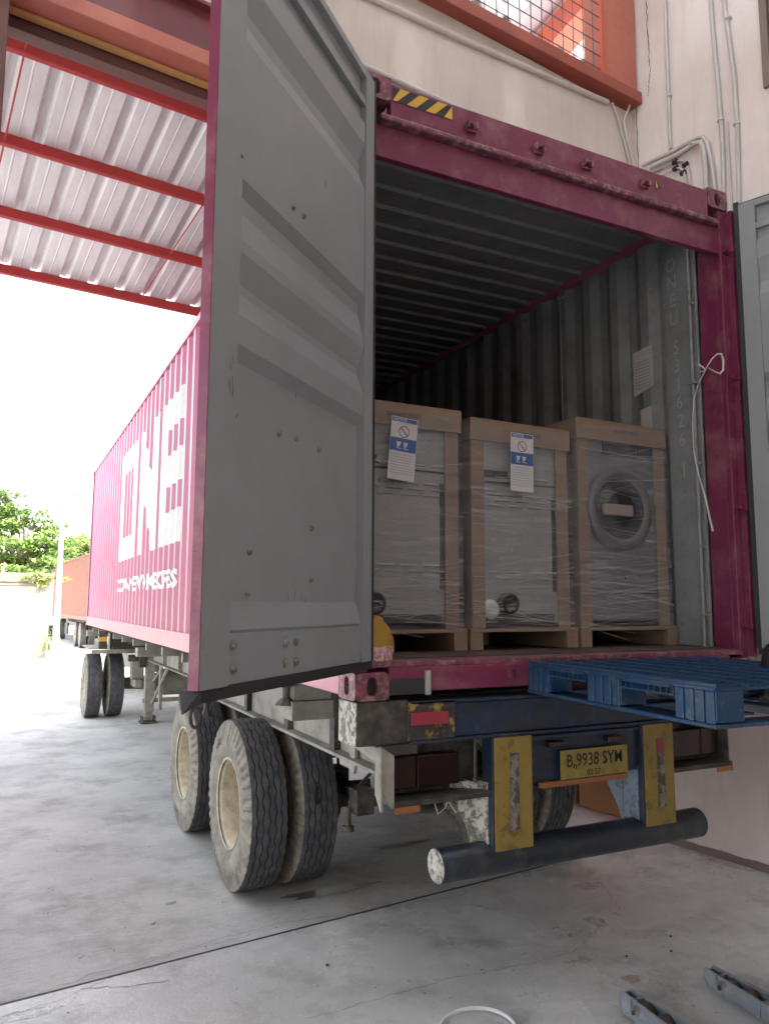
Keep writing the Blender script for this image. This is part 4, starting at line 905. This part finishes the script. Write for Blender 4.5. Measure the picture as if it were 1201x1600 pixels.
# tyres
def tyre_mesh():
    n = 180; Rr = .525; Wt = .262                 # centred on x = 0, axis x
    # half profile from tread edge to bead: (x, r)
    grooves = [-.082, -.042, -.002, .038, .078]
    amp = .007; gw = .0075; gd = .013
    cols = []                                     # (x, r, zig, kind)
    cols.append((-.108, Rr-.006, 0, 't'))
    for k, g in enumerate([-.075, -.038, .0, .038, .075]):
        sgn = 1 if k % 2 else -1
        cols += [(g-gw/2-.001, Rr-abs(g)*.03, sgn, 't'), (g-gw/2+.001, Rr-gd, sgn, 'g'), (g+gw/2-.001, Rr-gd, sgn, 'g'), (g+gw/2+.001, Rr-abs(g)*.03, sgn, 't')]
    cols.append((.108, Rr-.006, 0, 't'))
    side = [(.112, Rr-.012), (.118, Rr-.035), (.124, Rr-.065), (.131, Rr-.10), (.134, Rr-.14), (.130, Rr-.18), (.120, Rr-.215), (.112, Rr-.238), (.10, .272), (.085, .262)]
    mb = MB(); v = []
    full = [(-a, r, 0, 's') for a, r in reversed(side)]+cols+[(a, r, 0, 's') for a, r in side]
    m_ = len(full)
    for i in range(n):
        ang = 2*PI*i/n
        zz = (abs((i % 6)-3)-1.5)/1.5*amp
        for (x, r, z_, kd) in full:
            rr = r
            if kd == 's' and Rr-.105 < r < Rr-.01:
                if i % 4 in (0, 1): rr = r; dx = -.010*(1 if x > 0 else -1)
                else: dx = .003*(1 if x > 0 else -1)
            else: dx = 0
            v.append((x+dx+z_*zz, rr*math.cos(ang), rr*math.sin(ang)))
    mb.v = v
    for i in range(n):
        for j in range(m_-1):
            a, b_ = i*m_+j, ((i+1) % n)*m_+j
            mb.f.append([a, b_, b_+1, a+1]); k1, k2 = full[j][3], full[j+1][3]
            mb.mi.append(2 if 'g' in (k1, k2) and k1 == k2 else (0 if (k1 != 's' and k2 != 's') else 1)); mb.sm.append(k1 == 's' and k2 == 's' and not (Rr-.105 < full[j][1] < Rr-.01))
    # raised lettering on the outer side (-x)
    vs, fs = text_geo('HMG', .06, 'CENTER', .001)
    for base in (PI*.30,):
        vv = []
        for p in vs:
            a = base+p.x/.36; r = .392+p.y*.9; vv.append((-.1368, r*math.cos(a), r*math.sin(a)))
        o = len(mb.v); mb.v += vv
        for f in fs: mb.f.append([i+o for i in f]); mb.mi.append(0); mb.sm.append(False)
    return mb
m_groove = mat('tread_groove', (.03, .03, .032), .9)
def rim_mesh(outer):
    mb = MB(); s = -1
    # deep dish towards -x, disc at +x side
    mb.lathe([(-.112, .268), (-.118, .280), (-.108, .285), (-.095, .262), (-.085, .250), (.02, .243), (.06, .235)], (0, 0, 0), 'x', 48)
    mb.lathe([(.06, .235), (.085, .225), (.09, .14), (.06, .135), (.058, .0)], (0, 0, 0), 'x', 48)
    mb.lathe([(.112, .268), (.118, .280), (.108, .285), (.095, .262), (.085, .250)], (0, 0, 0), 'x', 48)
    mb.lathe([(.058, .11), (.05, .10), (.03, .085), (.02, .06), (.018, 0)], (0, 0, 0), 'x', 24)
    for k in range(10):
        a = 2*PI*k/10; mb.lathe([(.06, .014), (.03, .014), (.03, 0)], (0, .165*math.cos(a), .165*math.sin(a)), 'x', 6, smooth=False)
    return mb
tmb = tyre_mesh(); rmb = rim_mesh(1)
proto = {}
def wheel(par, x, y, flip=False, r=.525, squash=True):
    M_ = Matrix.Translation((x, y, r-.004)) @ (Matrix.Rotation(PI, 4, 'Z') if flip else Matrix()) @ Matrix.Rotation(random.uniform(0, 6.28) if 'w' in proto else 0.1, 4, 'X') @ Matrix.Scale(r/.525, 4)
    w = bpy.data.objects.new('wheel', None); COL.objects.link(w); w.parent = par; w.matrix_parent_inverse = WM[par.name].inverted(); w.matrix_basis = M_; WM[w.name] = M_
    if 'w' not in proto:
        t = bpy.data.objects.new('tyre', None)
        a = tmb.build('tyre', [m_tyre, m_tyre_side, m_groove]); c = rmb.build('rim', m_rim); proto['w'] = (a, c)
    else:
        a = proto['w'][0].copy(); c = proto['w'][1].copy(); COL.objects.link(a); COL.objects.link(c)
    for o in (a, c): o.parent = w; o.matrix_parent_inverse = Matrix(); o.matrix_basis = Matrix()
    return w
for y_ in (2.02, 3.42):
    wheel(tr, .128, y_); wheel(tr, .128+.325, y_, True); wheel(tr, CW-.128, y_, True); wheel(tr, CW-.128-.325, y_)

# tractor
tk = thing('tractor_truck', 'truck tractor coupled under the front of the magenta container', 'truck', (CW/2, 12.5, 0))
def Q_(name, mats, fn, bevel=.004, par=None):
    mb = MB(); fn(mb); return mb.build(name, mats, par or tk, bevel=bevel)
for x_, fl in ((-.04, False), (.29, True), (CW-.29, False), (CW+.04, True)): wheel(tk, x_, 10.25, fl, .50)
for x_ in (.75, CW+.4): wheel(tk, x_, 14.2, x_ > 1, .50)
for x_ in (.82, CW-.90): Q_('frame_rail', m_chassis, lambda m: m.box(x_, x_+.08, 9.5, 15.2, .72, .98))
Q_('rear_axle', m_chassis, lambda m: (m.lathe([(.45, 0), (.45, .09), (.9, .12), (1.1, .22), (1.34, .22), (1.54, .12), (CW-.45, .09), (CW-.45, 0)], (0, 10.25, .5), 'x', 20)), 0)
Q_('crossbeam', m_chassis, lambda m: m.box(-.12, CW+.12, 9.6, 9.68, 1.02, 1.08))
Q_('mudguard', m_chassis, lambda m: (m.box(-.16, .5, 9.66, 10.8, 1.085, 1.10),))
Q_('spring_block', m_chassis, lambda m: (m.box(.46, .66, 9.55, 9.72, .62, .95), m.box(.5, .62, 9.4, 9.9, .5, .62)), .02)
Q_('fifth_wheel', m_grease, lambda m: m.lathe([(0, 0), (0, .45), (.06, .45), (.06, 0)], (CW/2, 10.6, .99), 'z', 24), 0)
cab = Q_('cab', mat('white_cab_paint', (.6, .6, .58), .35), lambda m: m.prism([(12.75, .55), (12.75, 3.0), (14.4, 2.95), (14.9, 1.9), (14.95, .55)], 'x', .62, CW+.55), .05)
Q_('side_window', m_glass, lambda m: m.prism([(13.4, 1.85), (13.4, 2.6), (14.2, 2.55), (14.55, 1.9)], 'x', .612, .6185), 0, cab)
Q_('rear_window', m_glass, lambda m: m.box(1, CW, 12.742, 12.7485, 1.9, 2.5), 0, cab)

# ------------------------------------------------------------------ blue pallet on the stacker forks
T = Matrix.Translation((.897, .0, z0-.003)) @ Matrix.Rotation(math.atan2(-.997, -.073), 4, 'Z') @ Matrix.Diagonal((1, 1, 1, 1))
# local x along the long left face (towards the camera), local y towards +x world
bp_ = thing('plastic_pallet', 'blue plastic pallet raised at the container sill', 'pallet', (1.4, -.6, z0))
Lp, Wp, Hp = 1.147, 1.08, .148
def TP(m): return m
mb = MB(T); mb.box(0, Lp, 0, Wp, Hp-.022, Hp-.012)
for i in range(9):
    y_ = .02+i*(Wp-.04)/8; mb.box(.0, Lp, y_-.012, y_+.012, Hp-.0118, Hp)
for i in range(26):
    x_ = .02+i*(Lp-.04)/25; mb.box(x_-.004, x_+.004, .033, Wp-.033, Hp-.0116, Hp-.003)
mb.build('top_deck', m_bplas, bp_)
def hol(m, xa, xb, ya, yb, za, zb):                  # hollow ribbed block
    m.box(xa, xb, ya, yb, za, zb)
for j, (ya, yb) in enumerate(((0, .13), (.475, .605), (.95, Wp))):
    for k, (xa, xb) in enumerate(((0, .17), (.45, .66), (Lp-.19, Lp))):
        m = MB(T); m.box(xa, xb, ya+.006, yb, .02, Hp-.0225)
        nrib = 4
        for r_ in range(nrib):
            x_ = xa+(xb-xa)*(r_)/nrib; m.box(x_+.004, x_+(xb-xa)/nrib-.004, ya, ya+.0055, .016, Hp-.0225)
        m.build('block', m_bplas, bp_, bevel=.006)
for (ya, yb) in ((0, .13), (.475, .605), (.95, Wp)):
    MB(T).box(0, Lp, ya-.002, yb, 0, .0155).build('bottom_skid', m_bplas, bp_, bevel=.004)
for (xa, xb) in ((0, .1), (.5, .61), (Lp-.1, Lp)): MB(T).box(xa, xb, .1305, .9495, .001, .015).build('bottom_skid', m_bplas, bp_, bevel=.003)
for (xa, xb) in ((.175, .445), (.665, Lp-.195)):     # rim with grating over the openings
    m = MB(T); m.box(xa, xb, .0, .006, Hp-.03, Hp-.0225); m.box(xa, xb, .0, .006, Hp-.058, Hp-.052)
    n_ = int((xb-xa)/.03)
    for i in range(n_+1): x_ = xa+(xb-xa)*i/n_; m.box(x_-.002, x_+.002, .0, .03, Hp-.0515, Hp-.0305)
    m.build('rim_grating', m_bplas, bp_)
for s_ in (.16, .44, .67, Lp-.2): MB(T).box(s_-.008, s_+.004, -.0015, -.0003, Hp-.045, Hp-.018).build('slot', m_ink, bp_)
# hand stacker: legs on the floor, forks under the pallet
sk = thing('hand_stacker', 'grey hand stacker with two fork legs on the floor under the blue pallet', 'stacker', (1.5, -1.5, 0))
dirl = Vector((-.06, -1, 0)).normalized()
for k, q in enumerate(((975, 1545), (1105, 1510))):
    tip = PZ(q, .085); tip.z = 0; A_ = math.atan2(dirl.y, dirl.x)
    T2 = Matrix.Translation(tip) @ Matrix.Rotation(A_, 4, 'Z')
    Wl = .105; L1 = .34; zt3 = .088; w2 = Wl/2
    m = MB(T2)                                       # side cheeks with pointed nose, open top holding the rollers
    for s_ in (-1, 1):
        for (a, c_) in ((s_*w2, s_*(w2-.010)),):
            poly = [(.05, .018), (.0, .045), (.0, .075), (.012, zt3), (L1, zt3), (L1, .018)]
            n_ = len(poly); v = []
            for (x_, z_) in poly:
                nar = .55 if x_ < .02 else 1
                v.append((x_, a*nar, z_))
            for (x_, z_) in poly:
                nar = .55 if x_ < .02 else 1
                v.append((x_, c_*nar, z_))
            m.add(v, [tuple(range(n_)), tuple(range(n_, 2*n_))[::-1]]+[(i, (i+1) % n_, n_+(i+1) % n_, n_+i) for i in range(n_)])
    m.box(.0, .012, -w2*.56, w2*.56, .045, .075); m.box(.055, .30, -w2+.011, w2-.011, .018, .024)
    for x_ in (.085, .165, .25): m.box(x_-.006, x_+.006, -w2+.0105, w2-.0105, .03, zt3-.004) if x_ == .085 else None
    m.box(L1+.004, 2.0, -w2, w2, .02, zt3+.002)
    leg = m.build('leg', m_fork, sk, bevel=.004)
    for x_ in (.13, .235):
        r_ = MB(T2); r_.lathe([(-w2+.014, .0), (-w2+.014, .034), (w2-.014, .034), (w2-.014, 0)], (x_, 0, .045), 'y', 20); r_.build('roller', m_roller, leg)
    MB(T2).lathe([(-w2-.0075, 0), (-w2-.0075, .009), (-w2, .009)], (.12, 0, .05), 'y', 12).build('pin', m_ink, leg)
    MB(T2).lathe([(w2+.0075, 0), (w2+.0075, .009), (w2, .009)], (.12, 0, .05), 'y', 12).build('pin', m_ink, leg)
    fk = MB(T2); fk.box(.05, 1.75, -w2+.01, w2-.01, z0+.018, z0+.048); fk.build('fork', m_fork, sk, bevel=.006)
for x_ in (1.19, 1.79):
    MB().box(x_-.05, x_+.05, -1.95, -1.85, .05, 2.1).build('mast', m_fork, sk, bevel=.005)
MB().box(1.10, 1.88, -2.05, -1.96, .02, .8).build('body', m_fork, sk, bevel=.02)
MB().box(1.12, 1.86, -1.845, -1.78, z0-.05, z0+.4).build('carriage', m_fork, sk, bevel=.006)
MB().tube([(1.49, -2.05, .7), (1.49, -2.35, 1.1), (1.49, -2.4, 1.15)], .02, 8).build('tiller', m_ink, sk)
# stand-in shape for an unidentified dark thing at the right margin
rg = MB(); P0 = PZ((1186, 1060), z0+.12)
q0 = [(1197, 1006), (1192, 1012), (1188, 1026), (1186, 1050), (1184, 1085), (1184, 1104)]
pts = []
for q in q0:
    p = pix(q, (.87, .5, 0), Vector((1.65, -.72, 0)).dot(Vector((.87, .5, 0))))
    pts.append(p)
v = []
for p in pts:
    for k in range(6): v.append(p+Vector((.5, -.87, 0))*(.03*k)+Vector((.87, .5, 0))*(.012*math.sin(k*1.9+p.z*9)))
for p in pts:
    for k in range(6): v.append(p+Vector((.5, -.87, 0))*(.03*k)+Vector((.87, .5, 0))*(.03+.012*math.sin(k*1.9+p.z*9)))
n_ = len(pts); off = n_*6
f = [(i*6+k, i*6+k+1, (i+1)*6+k+1, (i+1)*6+k) for i in range(n_-1) for k in range(5)]
f += [tuple(off+a for a in ff_) for ff_ in f[:]]; f += [(i*6, (i+1)*6, off+(i+1)*6, off+i*6) for i in range(n_-1)]
f += [(k, k+1, off+k+1, off+k) for k in range(5)]+[((n_-1)*6+k, (n_-1)*6+k+1, off+(n_-1)*6+k+1, off+(n_-1)*6+k) for k in range(5)]
rg.smooth = True; rg.add(v, f); tag(rg.build('dark_standin', m_dark), 'dark stand-in for an unidentified thing at the right end of the blue pallet', 'stand-in')

# ------------------------------------------------------------------ loose things on the floor
for (u0, v0, w, d, h, a, lb) in ((3.70, 1.62, .6, .56, .62, 0, 'open cardboard box with a raised flap behind the bumper post'), (3.72, 2.24, .6, .55, .55, 0, 'smaller cardboard box behind the open box near the wall')):
    o0 = bw(u0, v0, 0); T3 = Matrix.Translation(o0) @ Matrix.Rotation(-TH+a, 4, 'Z')
    t = thing('cardboard_box', lb, 'box', o0)
    MB(T3).box(0, w, 0, d, 0, h).build('carton', m_cardl, t, bevel=.004)
    m = MB(T3); m.add([(0, -.004, h), (w, -.004, h), (w, -.10, h+.10), (0, -.10, h+.10)], [(0, 1, 2, 3)]); m.add([(-.004, 0, h), (-.004, d, h), (-.09, d, h+.07), (-.09, 0, h+.07)], [(0, 1, 2, 3)]); m.build('flap', m_cardl, t)
    m = MB(T3); m.box(w*.46, w*.54, -.0015, -.0005, 0, h); m.build('tape', m_card, t)
c = PZ((747, 1612), 0); ring = MB()
P = []; k = 48
for i in range(k):
    a = 2*PI*i/k
    for (r, z) in ((.163, .001), (.160, .016), (.166, .017), (.169, .001)): P.append(c+Vector((r*math.cos(a), r*.95*math.sin(a), z+.004*math.sin(a*2)+.004)))
ring.add(P, [(i*4+j, ((i+1) % k)*4+j, ((i+1) % k)*4+(j+1) % 4, i*4+(j+1) % 4) for i in range(k) for j in range(4)])
tag(ring.build('strap_loop', mat('bright_white_plastic', (.75, .76, .76), .35)), 'loop of white packing strap lying on the hall floor', 'strap')
def bit(q, l, w, a, m, nm, lb, cat, h=.004):
    p = PZ(q, 0); T4 = Matrix.Translation(p) @ Matrix.Rotation(a, 4, 'Z')
    b_ = MB(T4); b_.add([(-l/2, -w/2, .001), (l*.4, -w*.4, .001), (l/2, w*.3, .001), (-l*.3, w/2, .001), (-l/2, -w/3, h), (l*.35, -w*.3, h*1.3), (l*.45, w*.3, h), (-l*.3, w*.4, h)], [(0, 3, 2, 1), (4, 5, 6, 7), (0, 1, 5, 4), (1, 2, 6, 5), (2, 3, 7, 6), (3, 0, 4, 7)])
    tag(b_.build(nm, m), lb, cat)
m_dry = mat('dry_leaf', (.45, .36, .2), .8); m_dk = mat('dark_debris', (.04, .035, .03), .8)
bit((267, 1411), .07, .012, .1, m_dry, 'wood_splinter', 'pale wood splinter on the yard slab left of the tyres', 'splinter')
bit((239, 1443), .03, .016, .6, m_dry, 'dry_leaf', 'small brown leaf fragment near the slab joint', 'leaf')
bit((888, 1462), .032, .010, .9, mat('blue_bit', (.1, .25, .5), .5), 'plastic_scrap', 'small blue plastic scrap on the hall floor', 'scrap')
bit((511, 1509), .014, .012, .2, m_dk, 'pebble', 'small dark lump lying alone on the hall floor', 'pebble', .008)
bit((1047, 1464), .018, .012, .5, m_dk, 'pebble', 'dark chip nearest the right wall on the hall floor', 'pebble', .006)
bit((1110, 1457), .025, .008, 1.4, m_dry, 'dry_leaf', 'pale curled scrap on the floor toward the right wall', 'scrap')
bit((1059, 1510), .03, .009, 1.2, m_label, 'paper_scrap', 'tiny white paper scrap between the two stacker legs', 'scrap')
bit((1048, 1487), .014, .012, .3, m_dk, 'pebble', 'dark crumb just beyond the white paper scrap', 'pebble', .006)
bit((752, 1516), .03, .008, .2, m_dry, 'wood_splinter', 'thin splinter beside the long floor crack', 'splinter')
bit((978, 1495), .012, .010, .2, m_dk, 'pebble', 'dark crumb near the left stacker leg tip', 'pebble', .006)
for i in range(90):
    pass
m = MB()
for i in range(260):
    x_ = random.uniform(-1.2, 3.1); y_ = random.uniform(-1.3, 3.5); r_ = random.uniform(.0015, .005)
    m.add([(x_-r_, y_, .0005), (x_, y_-r_, .0005), (x_+r_, y_, .0005), (x_, y_+r_, .0005), (x_, y_, r_)], [(0, 1, 4), (1, 2, 4), (2, 3, 4), (3, 0, 4)])
o = m.build('grit', m_dk); o['kind'] = 'stuff'; o['label'] = 'scattered dark grit and crumbs on the concrete floor'
# patch stain near the legs
mst = mat('floor_stain', (.36, .31, .22), .8, var=.2, vs=30)
def stain(q, rx, ry, m_, nm):
    p = PZ(q, .0008); v = [p+Vector((rx*math.cos(a)*(1+.25*math.sin(3*a+1)+.12*math.sin(7*a)+random.uniform(-.08, .08)), ry*math.sin(a)*(1+.2*math.cos(2*a)+random.uniform(-.1, .1)), 0)) for a in [2*PI*i/40 for i in range(40)]]
    struct(MB().add(v, [tuple(range(40))]).build(nm, m_))
stain((985, 1530), .045, .05, mst, 'floor_stain')
m_sheen = mat('scuffed_sheen_cement', (.55, .55, .53), .22, var=.3, vs=25, dirt=[((.3, .29, .27), .4, 18, .06)], bump=.5, bs=60)  # scuffed cement, with the bright floor reflection painted in as pale colour
for k, (q, a, c_) in enumerate((((915, 1385), .10, .07), ((930, 1440), .05, .09), ((905, 1500), .09, .05), ((40, 1585), .12, .05))): stain(q, a, c_, m_sheen, 'sheen_patch')
stain((620, 1320), .22, .05, mat('oil_drip', (.2, .19, .17), .4, var=.4, vs=12), 'oil_drip')
stain((510, 1393), .30, .07, mat('oil_stain', (.17, .15, .12), .45, var=.4, vs=9), 'oil_stain')
m_wet = mat('damp_concrete', (.13, .12, .105), .35, var=.3, vs=12)

# ------------------------------------------------------------------ background
# boundary wall
wl = thing('boundary_wall', 'weathered white concrete wall with mossy cap at far left', 'wall', (-1.5, 24.5, 0))
pa = PZ((70, 1028), 0); 
MB().box(-9, pa.x-.25, 24.4, 24.6, 0, 2.35).build('panel', m_oldwall, wl)
MB().box(pa.x-.25, pa.x+.02, 24.33, 24.67, 0, 2.45).build('pillar', m_oldwall, wl, bevel=.01)
MB().box(-9, pa.x+.06, 24.3, 24.7, 2.455, 2.75).build('cap', m_wallcap, wl, bevel=.01)
MB().box(-9, pa.x-.252, 24.35, 24.65, 2.352, 2.454).build('cap_ledge', m_wallcap, wl)
MB().tube([PY((5, 905), 24.5), PY((5, 885), 24.5)], .05, 6).build('stub', mat('terracotta_stub', (.4, .2, .12), .8), wl)
MB().box(-9, .52, 22.2, 22.5, 0, .12).build('edge', m_kerb, None, bevel=.02); k_ = bpy.data.objects['edge']; k_.name = 'kerb'; tag(k_, 'pale concrete kerb in front of the boundary wall', 'kerb')
MB().box(.30, .75, 22.15, 22.55, .0, .2).build('stone', m_kerb, None, bevel=.05); tag(bpy.data.objects['stone'], 'tan stone block at the end of the kerb', 'stone')
# lamp pole
pt_ = PY((95, 769), 23.6); pb_ = PY((86, 1030), 23.6)
pp = thing('street_pole', 'slim white pole with a thin wire arm beside the wall', 'pole', (pb_.x, 23.6, 0))
MB().tube([(pb_.x, 23.6, 0), (pb_.x, 23.6, pt_.z)], [.10, .06], 10).build('shaft', m_pole, pp)
MB().tube([(pb_.x, 23.6, pt_.z-.05), (pb_.x+1.6, 23.6, pt_.z-.02)], .028, 6).build('arm', m_grease, pp)
MB().box(pb_.x+.05, pb_.x+.16, 23.55, 23.65, pt_.z-.32, pt_.z-.26).build('bracket', m_steel, pp)
MB().box(pb_.x+.05, pb_.x+.12, 23.55, 23.65, pt_.z-.12, pt_.z+.0).build('bracket', m_steel, pp)
# leaves
def leaves(center, rad, n, size, col_mb, flat=.5):
    cx, cy, cz = center
    for _ in range(n):
        while True:
            d = Vector((random.gauss(0, .5), random.gauss(0, .5), random.gauss(0, .5)))
            if d.length < 1.3: break
        p = Vector((cx+d.x*rad, cy+d.y*rad, cz+d.z*rad*flat)); s = size*random.uniform(.5, 1.3)
        a = Vector((random.uniform(-1, 1), random.uniform(-1, 1), random.uniform(-.6, .6))).normalized(); b_ = a.cross(Vector((random.uniform(-.5, .5), random.uniform(-.5, .5), 1))).normalized()
        col_mb.add([p-a*s, p-b_*s*.5, p+a*s, p+b_*s*.5], [(0, 1, 2, 3)])
def tree(lab, base, trunk_top, clumps, mleaf, nleaf, size, flat=.35):
    t = thing('tree', lab, 'tree', base); tm = MB(); base = Vector(base); tt = Vector(trunk_top)
    tm.tube([base, base.lerp(tt, .5)+Vector((.1, 0, 0)), tt], [.42, .32, .26], 10)
    cm = MB()
    for (c, r) in clumps:
        c = Vector(c); mid = tt.lerp(c, .5)+Vector((random.uniform(-.3, .3), random.uniform(-.3, .3), random.uniform(-.5, .1)))
        tm.tube([tt, mid, c-Vector((0, 0, .1))], [.16, .09, .03], 6)
        for k in range(6):
            e = c+Vector((random.gauss(0, .5)*r, random.gauss(0, .5)*r, random.gauss(0, .2)*r)); tm.tube([mid.lerp(c, .6), e], [.04, .015], 4)
            leaves(e, r*.55, int(nleaf*r*r/6), size, cm, flat)
    tm.build('trunk', m_bark, t); cm.build('crown', mleaf, t); return t
def at(px_, py_, y): p = PY((px_, py_), y); return (p.x, p.y, p.z)
random.seed(11)
Yt = 46
cl = []
for (a, c, r) in ((8, 765, 1.0), (-25, 775, 1.4), (10, 805, 1.5), (38, 803, 1.2), (55, 812, 1.0), (-20, 815, 1.6), (30, 818, 1.0), (75, 823, .9), (62, 830, .8), (5, 838, 1.3), (80, 845, 1.3), (60, 850, 1.2), (35, 848, 1.1), (95, 852, 1.2), (20, 868, 1.6), (50, 866, 1.5), (75, 872, 1.3), (100, 868, 1.3), (0, 880, 1.5), (30, 882, 1.3), (70, 885, .9), (15, 895, 1.2), (110, 880, 1.0), (-30, 850, 1.6), (-35, 885, 1.6), (88, 835, .8), (-60, 820, 1.8), (-60, 860, 1.8)):
    p = PY((a, c), Yt+random.uniform(-2, 2)); cl.append((p, r))
tree('broad rain tree with layered green crown behind the boundary wall', (at(42, 950, Yt)[0], Yt, 0), at(42, 905, Yt), cl, m_leaf, 330, .15)
cl = [(PY((a, c), 58+random.uniform(-2, 2)), r) for (a, c, r) in ((118, 858, 1.4), (135, 852, 1.6), (128, 868, 1.6), (150, 860, 2), (112, 872, 1.2), (140, 845, 1.2), (170, 860, 2), (190, 865, 2), (120, 880, 1.5))]
tree('paler yellow green tree behind the rust orange container', (at(150, 950, 58)[0], 58, 0), at(150, 905, 58), cl, m_leaf2, 300, .17, .5)
# plants on the wall
m = MB()
for (a, c) in ((48, 905), (58, 898), (66, 903), (74, 906), (82, 903), (90, 902), (98, 905), (62, 912), (70, 915), (104, 905), (40, 901)):
    p = PY((a, c), 24.2); leaves((p.x, 24.2, p.z), .16, 60, .045, m, .6)
t = thing('vine', 'yellow green vine spilling over the wall end and pole', 'plant', (pa.x, 24.2, 2.6)); m.build('foliage', m_vine, t)
m2 = MB(); 
for i in range(10): p = PY((52+i*5, 908-abs(i-4)), 24.25); m2.tube([(pa.x-.1, 24.25, 2.6), (p.x, 24.2, p.z)], .008, 4)
m2.build('stem', m_bark, t)
m = MB(); p = PY((76, 1010), 24.2)
leaves((p.x, 24.0, .55), .28, 220, .06, m, 1.4); tt_ = thing('shrub', 'small bright green shrub between the wall end and the pole', 'plant', (p.x, 24, 0)); m.build('foliage', m_vine, tt_); MB().tube([(p.x, 24, 0), (p.x, 24, .5)], .02, 5).build('stem', m_bark, tt_)
# orange container on its trailer
oc = thing('shipping_container', 'rust orange shipping container on a trailer far behind at left', 'container', (1.1, 27.5, 1.3), math.radians(-0))
o_a = PY((136, 1000), 28.0); ax = Vector((-.055, 1, 0)).normalized()
rgt = Vector((ax.y, -ax.x, 0))
TO = Matrix(((rgt.x, ax.x, 0, o_a.x-.0), (rgt.y, ax.y, 0, 28.0), (0, 0, 1, 0), (0, 0, 0, 1)))
zc = 1.12; mb = MB(TO); v = []; bk = []; y = .15
while y < 12.0: bk += [(y, 0), (y+.07, 0), (y+.138, .036), (y+.208, .036)]; y += .278
for yy, h in bk: v += [(.015+h, yy, zc+.15), (.015+h, yy, zc+2.52)]
mb.add(v, [(2*i, 2*i+1, 2*i+3, 2*i+2) for i in range(len(bk)-1)]); mb.box(.06, 2.38, .05, 12.1, zc+.05, zc+2.54); mb.build('side_wall', m_rust_c, oc)
mb = MB(TO); mb.box(0, .06, .1, 12.1, zc, zc+.149); mb.box(0, .06, .1, 12.1, zc+2.521, zc+2.59); mb.build('rail', m_rust_c, oc)
mb = MB(TO); mb.box(-.005, .16, -.01, .12, zc, zc+2.59); mb.box(2.28, 2.44, -.01, .12, zc, zc+2.59); mb.box(.16, 2.28, -.01, .1, zc, zc+.15); mb.box(.16, 2.28, -.01, .1, zc+2.45, zc+2.59); mb.build('end_frame', m_tan, oc, bevel=.01)
for xa in (.18, 1.24): MB(TO).box(xa, xa+1.0, .0, .045, zc+.16, zc+2.44).build('door', m_rust_c, oc, bevel=.01)
for xa in (.4, .9, 1.5, 2.0): MB(TO).tube([(xa, -.02, zc+.1), (xa, -.02, zc+2.5)], .02, 6).build('lock_rod', m_tan, oc)
ot = thing('container_trailer', 'dark trailer and truck under the rust orange container', 'trailer', (1.2, 31, 0))
def wheel2(x, y, r=.5):
    p = TO @ Vector((x, y, 0)); wheel(ot, p.x, p.y, x > 1.2, r)
for y_ in (2.2, 3.5):
    for x_ in (.14, .46, 1.98, 2.3): wheel2(x_, y_)
for x_ in (.1, .42, 2.0, 2.32): wheel2(x_, 10.8)
for x_ in (.25, 2.15): wheel2(x_, 14.5)
MB(TO).box(.8, .9, .1, 12, .85, 1.1).build('main_beam', m_grease, ot); MB(TO).box(1.54, 1.64, .1, 12, .85, 1.1).build('main_beam', m_grease, ot)
MB(TO).box(.05, 2.4, .15, .3, .95, 1.11).build('bolster', m_chassis, ot)
MB(TO).prism([(12.8, .6), (12.8, 2.9), (14.6, 2.85), (15.1, 1.9), (15.1, .6)], 'x', .03, 2.4).build('cab', mat('pale_cab', (.5, .5, .46), .4), ot, bevel=.05)
MB(TO).box(.02, .10, 6.0, 6.8, .4, .9).build('fuel_tank', m_grease, ot, bevel=.02)
# orange tarp bundle on a cart
p = PZ((193, 1016), 0)
p = Vector((2.0, 21.5, 0)); p = PZ((186, 1017), 0)
ct = thing('cart', 'orange tarp bundle on a small dark cart beyond the tractor wheels', 'cart', p)
T5 = Matrix.Translation(p)
m = MB(T5); m.smooth = True; pts = []
for j in range(7):
    for i in range(16):
        a = 2*PI*i/16; r = math.cos(j/6*PI/2)**.5; pts.append((.1+.75*r*math.cos(a)*(1+.1*math.sin(3*a)), .4*r*math.sin(a), .5+.22*math.sin(j/6*PI/2)*(1+.25*math.sin(2*a+1))))
m.add(pts, [(j*16+i, j*16+(i+1) % 16, (j+1)*16+(i+1) % 16, (j+1)*16+i) for j in range(6) for i in range(16)]); m.build('tarp', m_orange_t, ct)
MB(T5).box(-.5, .7, -.35, .35, .3, .5).build('tray', m_grease, ct, bevel=.02)
for x_ in (-.35, .5): MB(T5).lathe([(-.36, 0), (-.36, .2), (-.3, .2), (-.3, 0)], (x_, 0, .2), 'y', 20).build('wheel', m_rubber, ct)
# far buildings closing the yard
MB().box(-40, 60, 90, 96, 0, 5).build('far_wall', m_oldwall); tag(bpy.data.objects['far_wall'], 'pale far warehouse wall closing the yard', 'building')
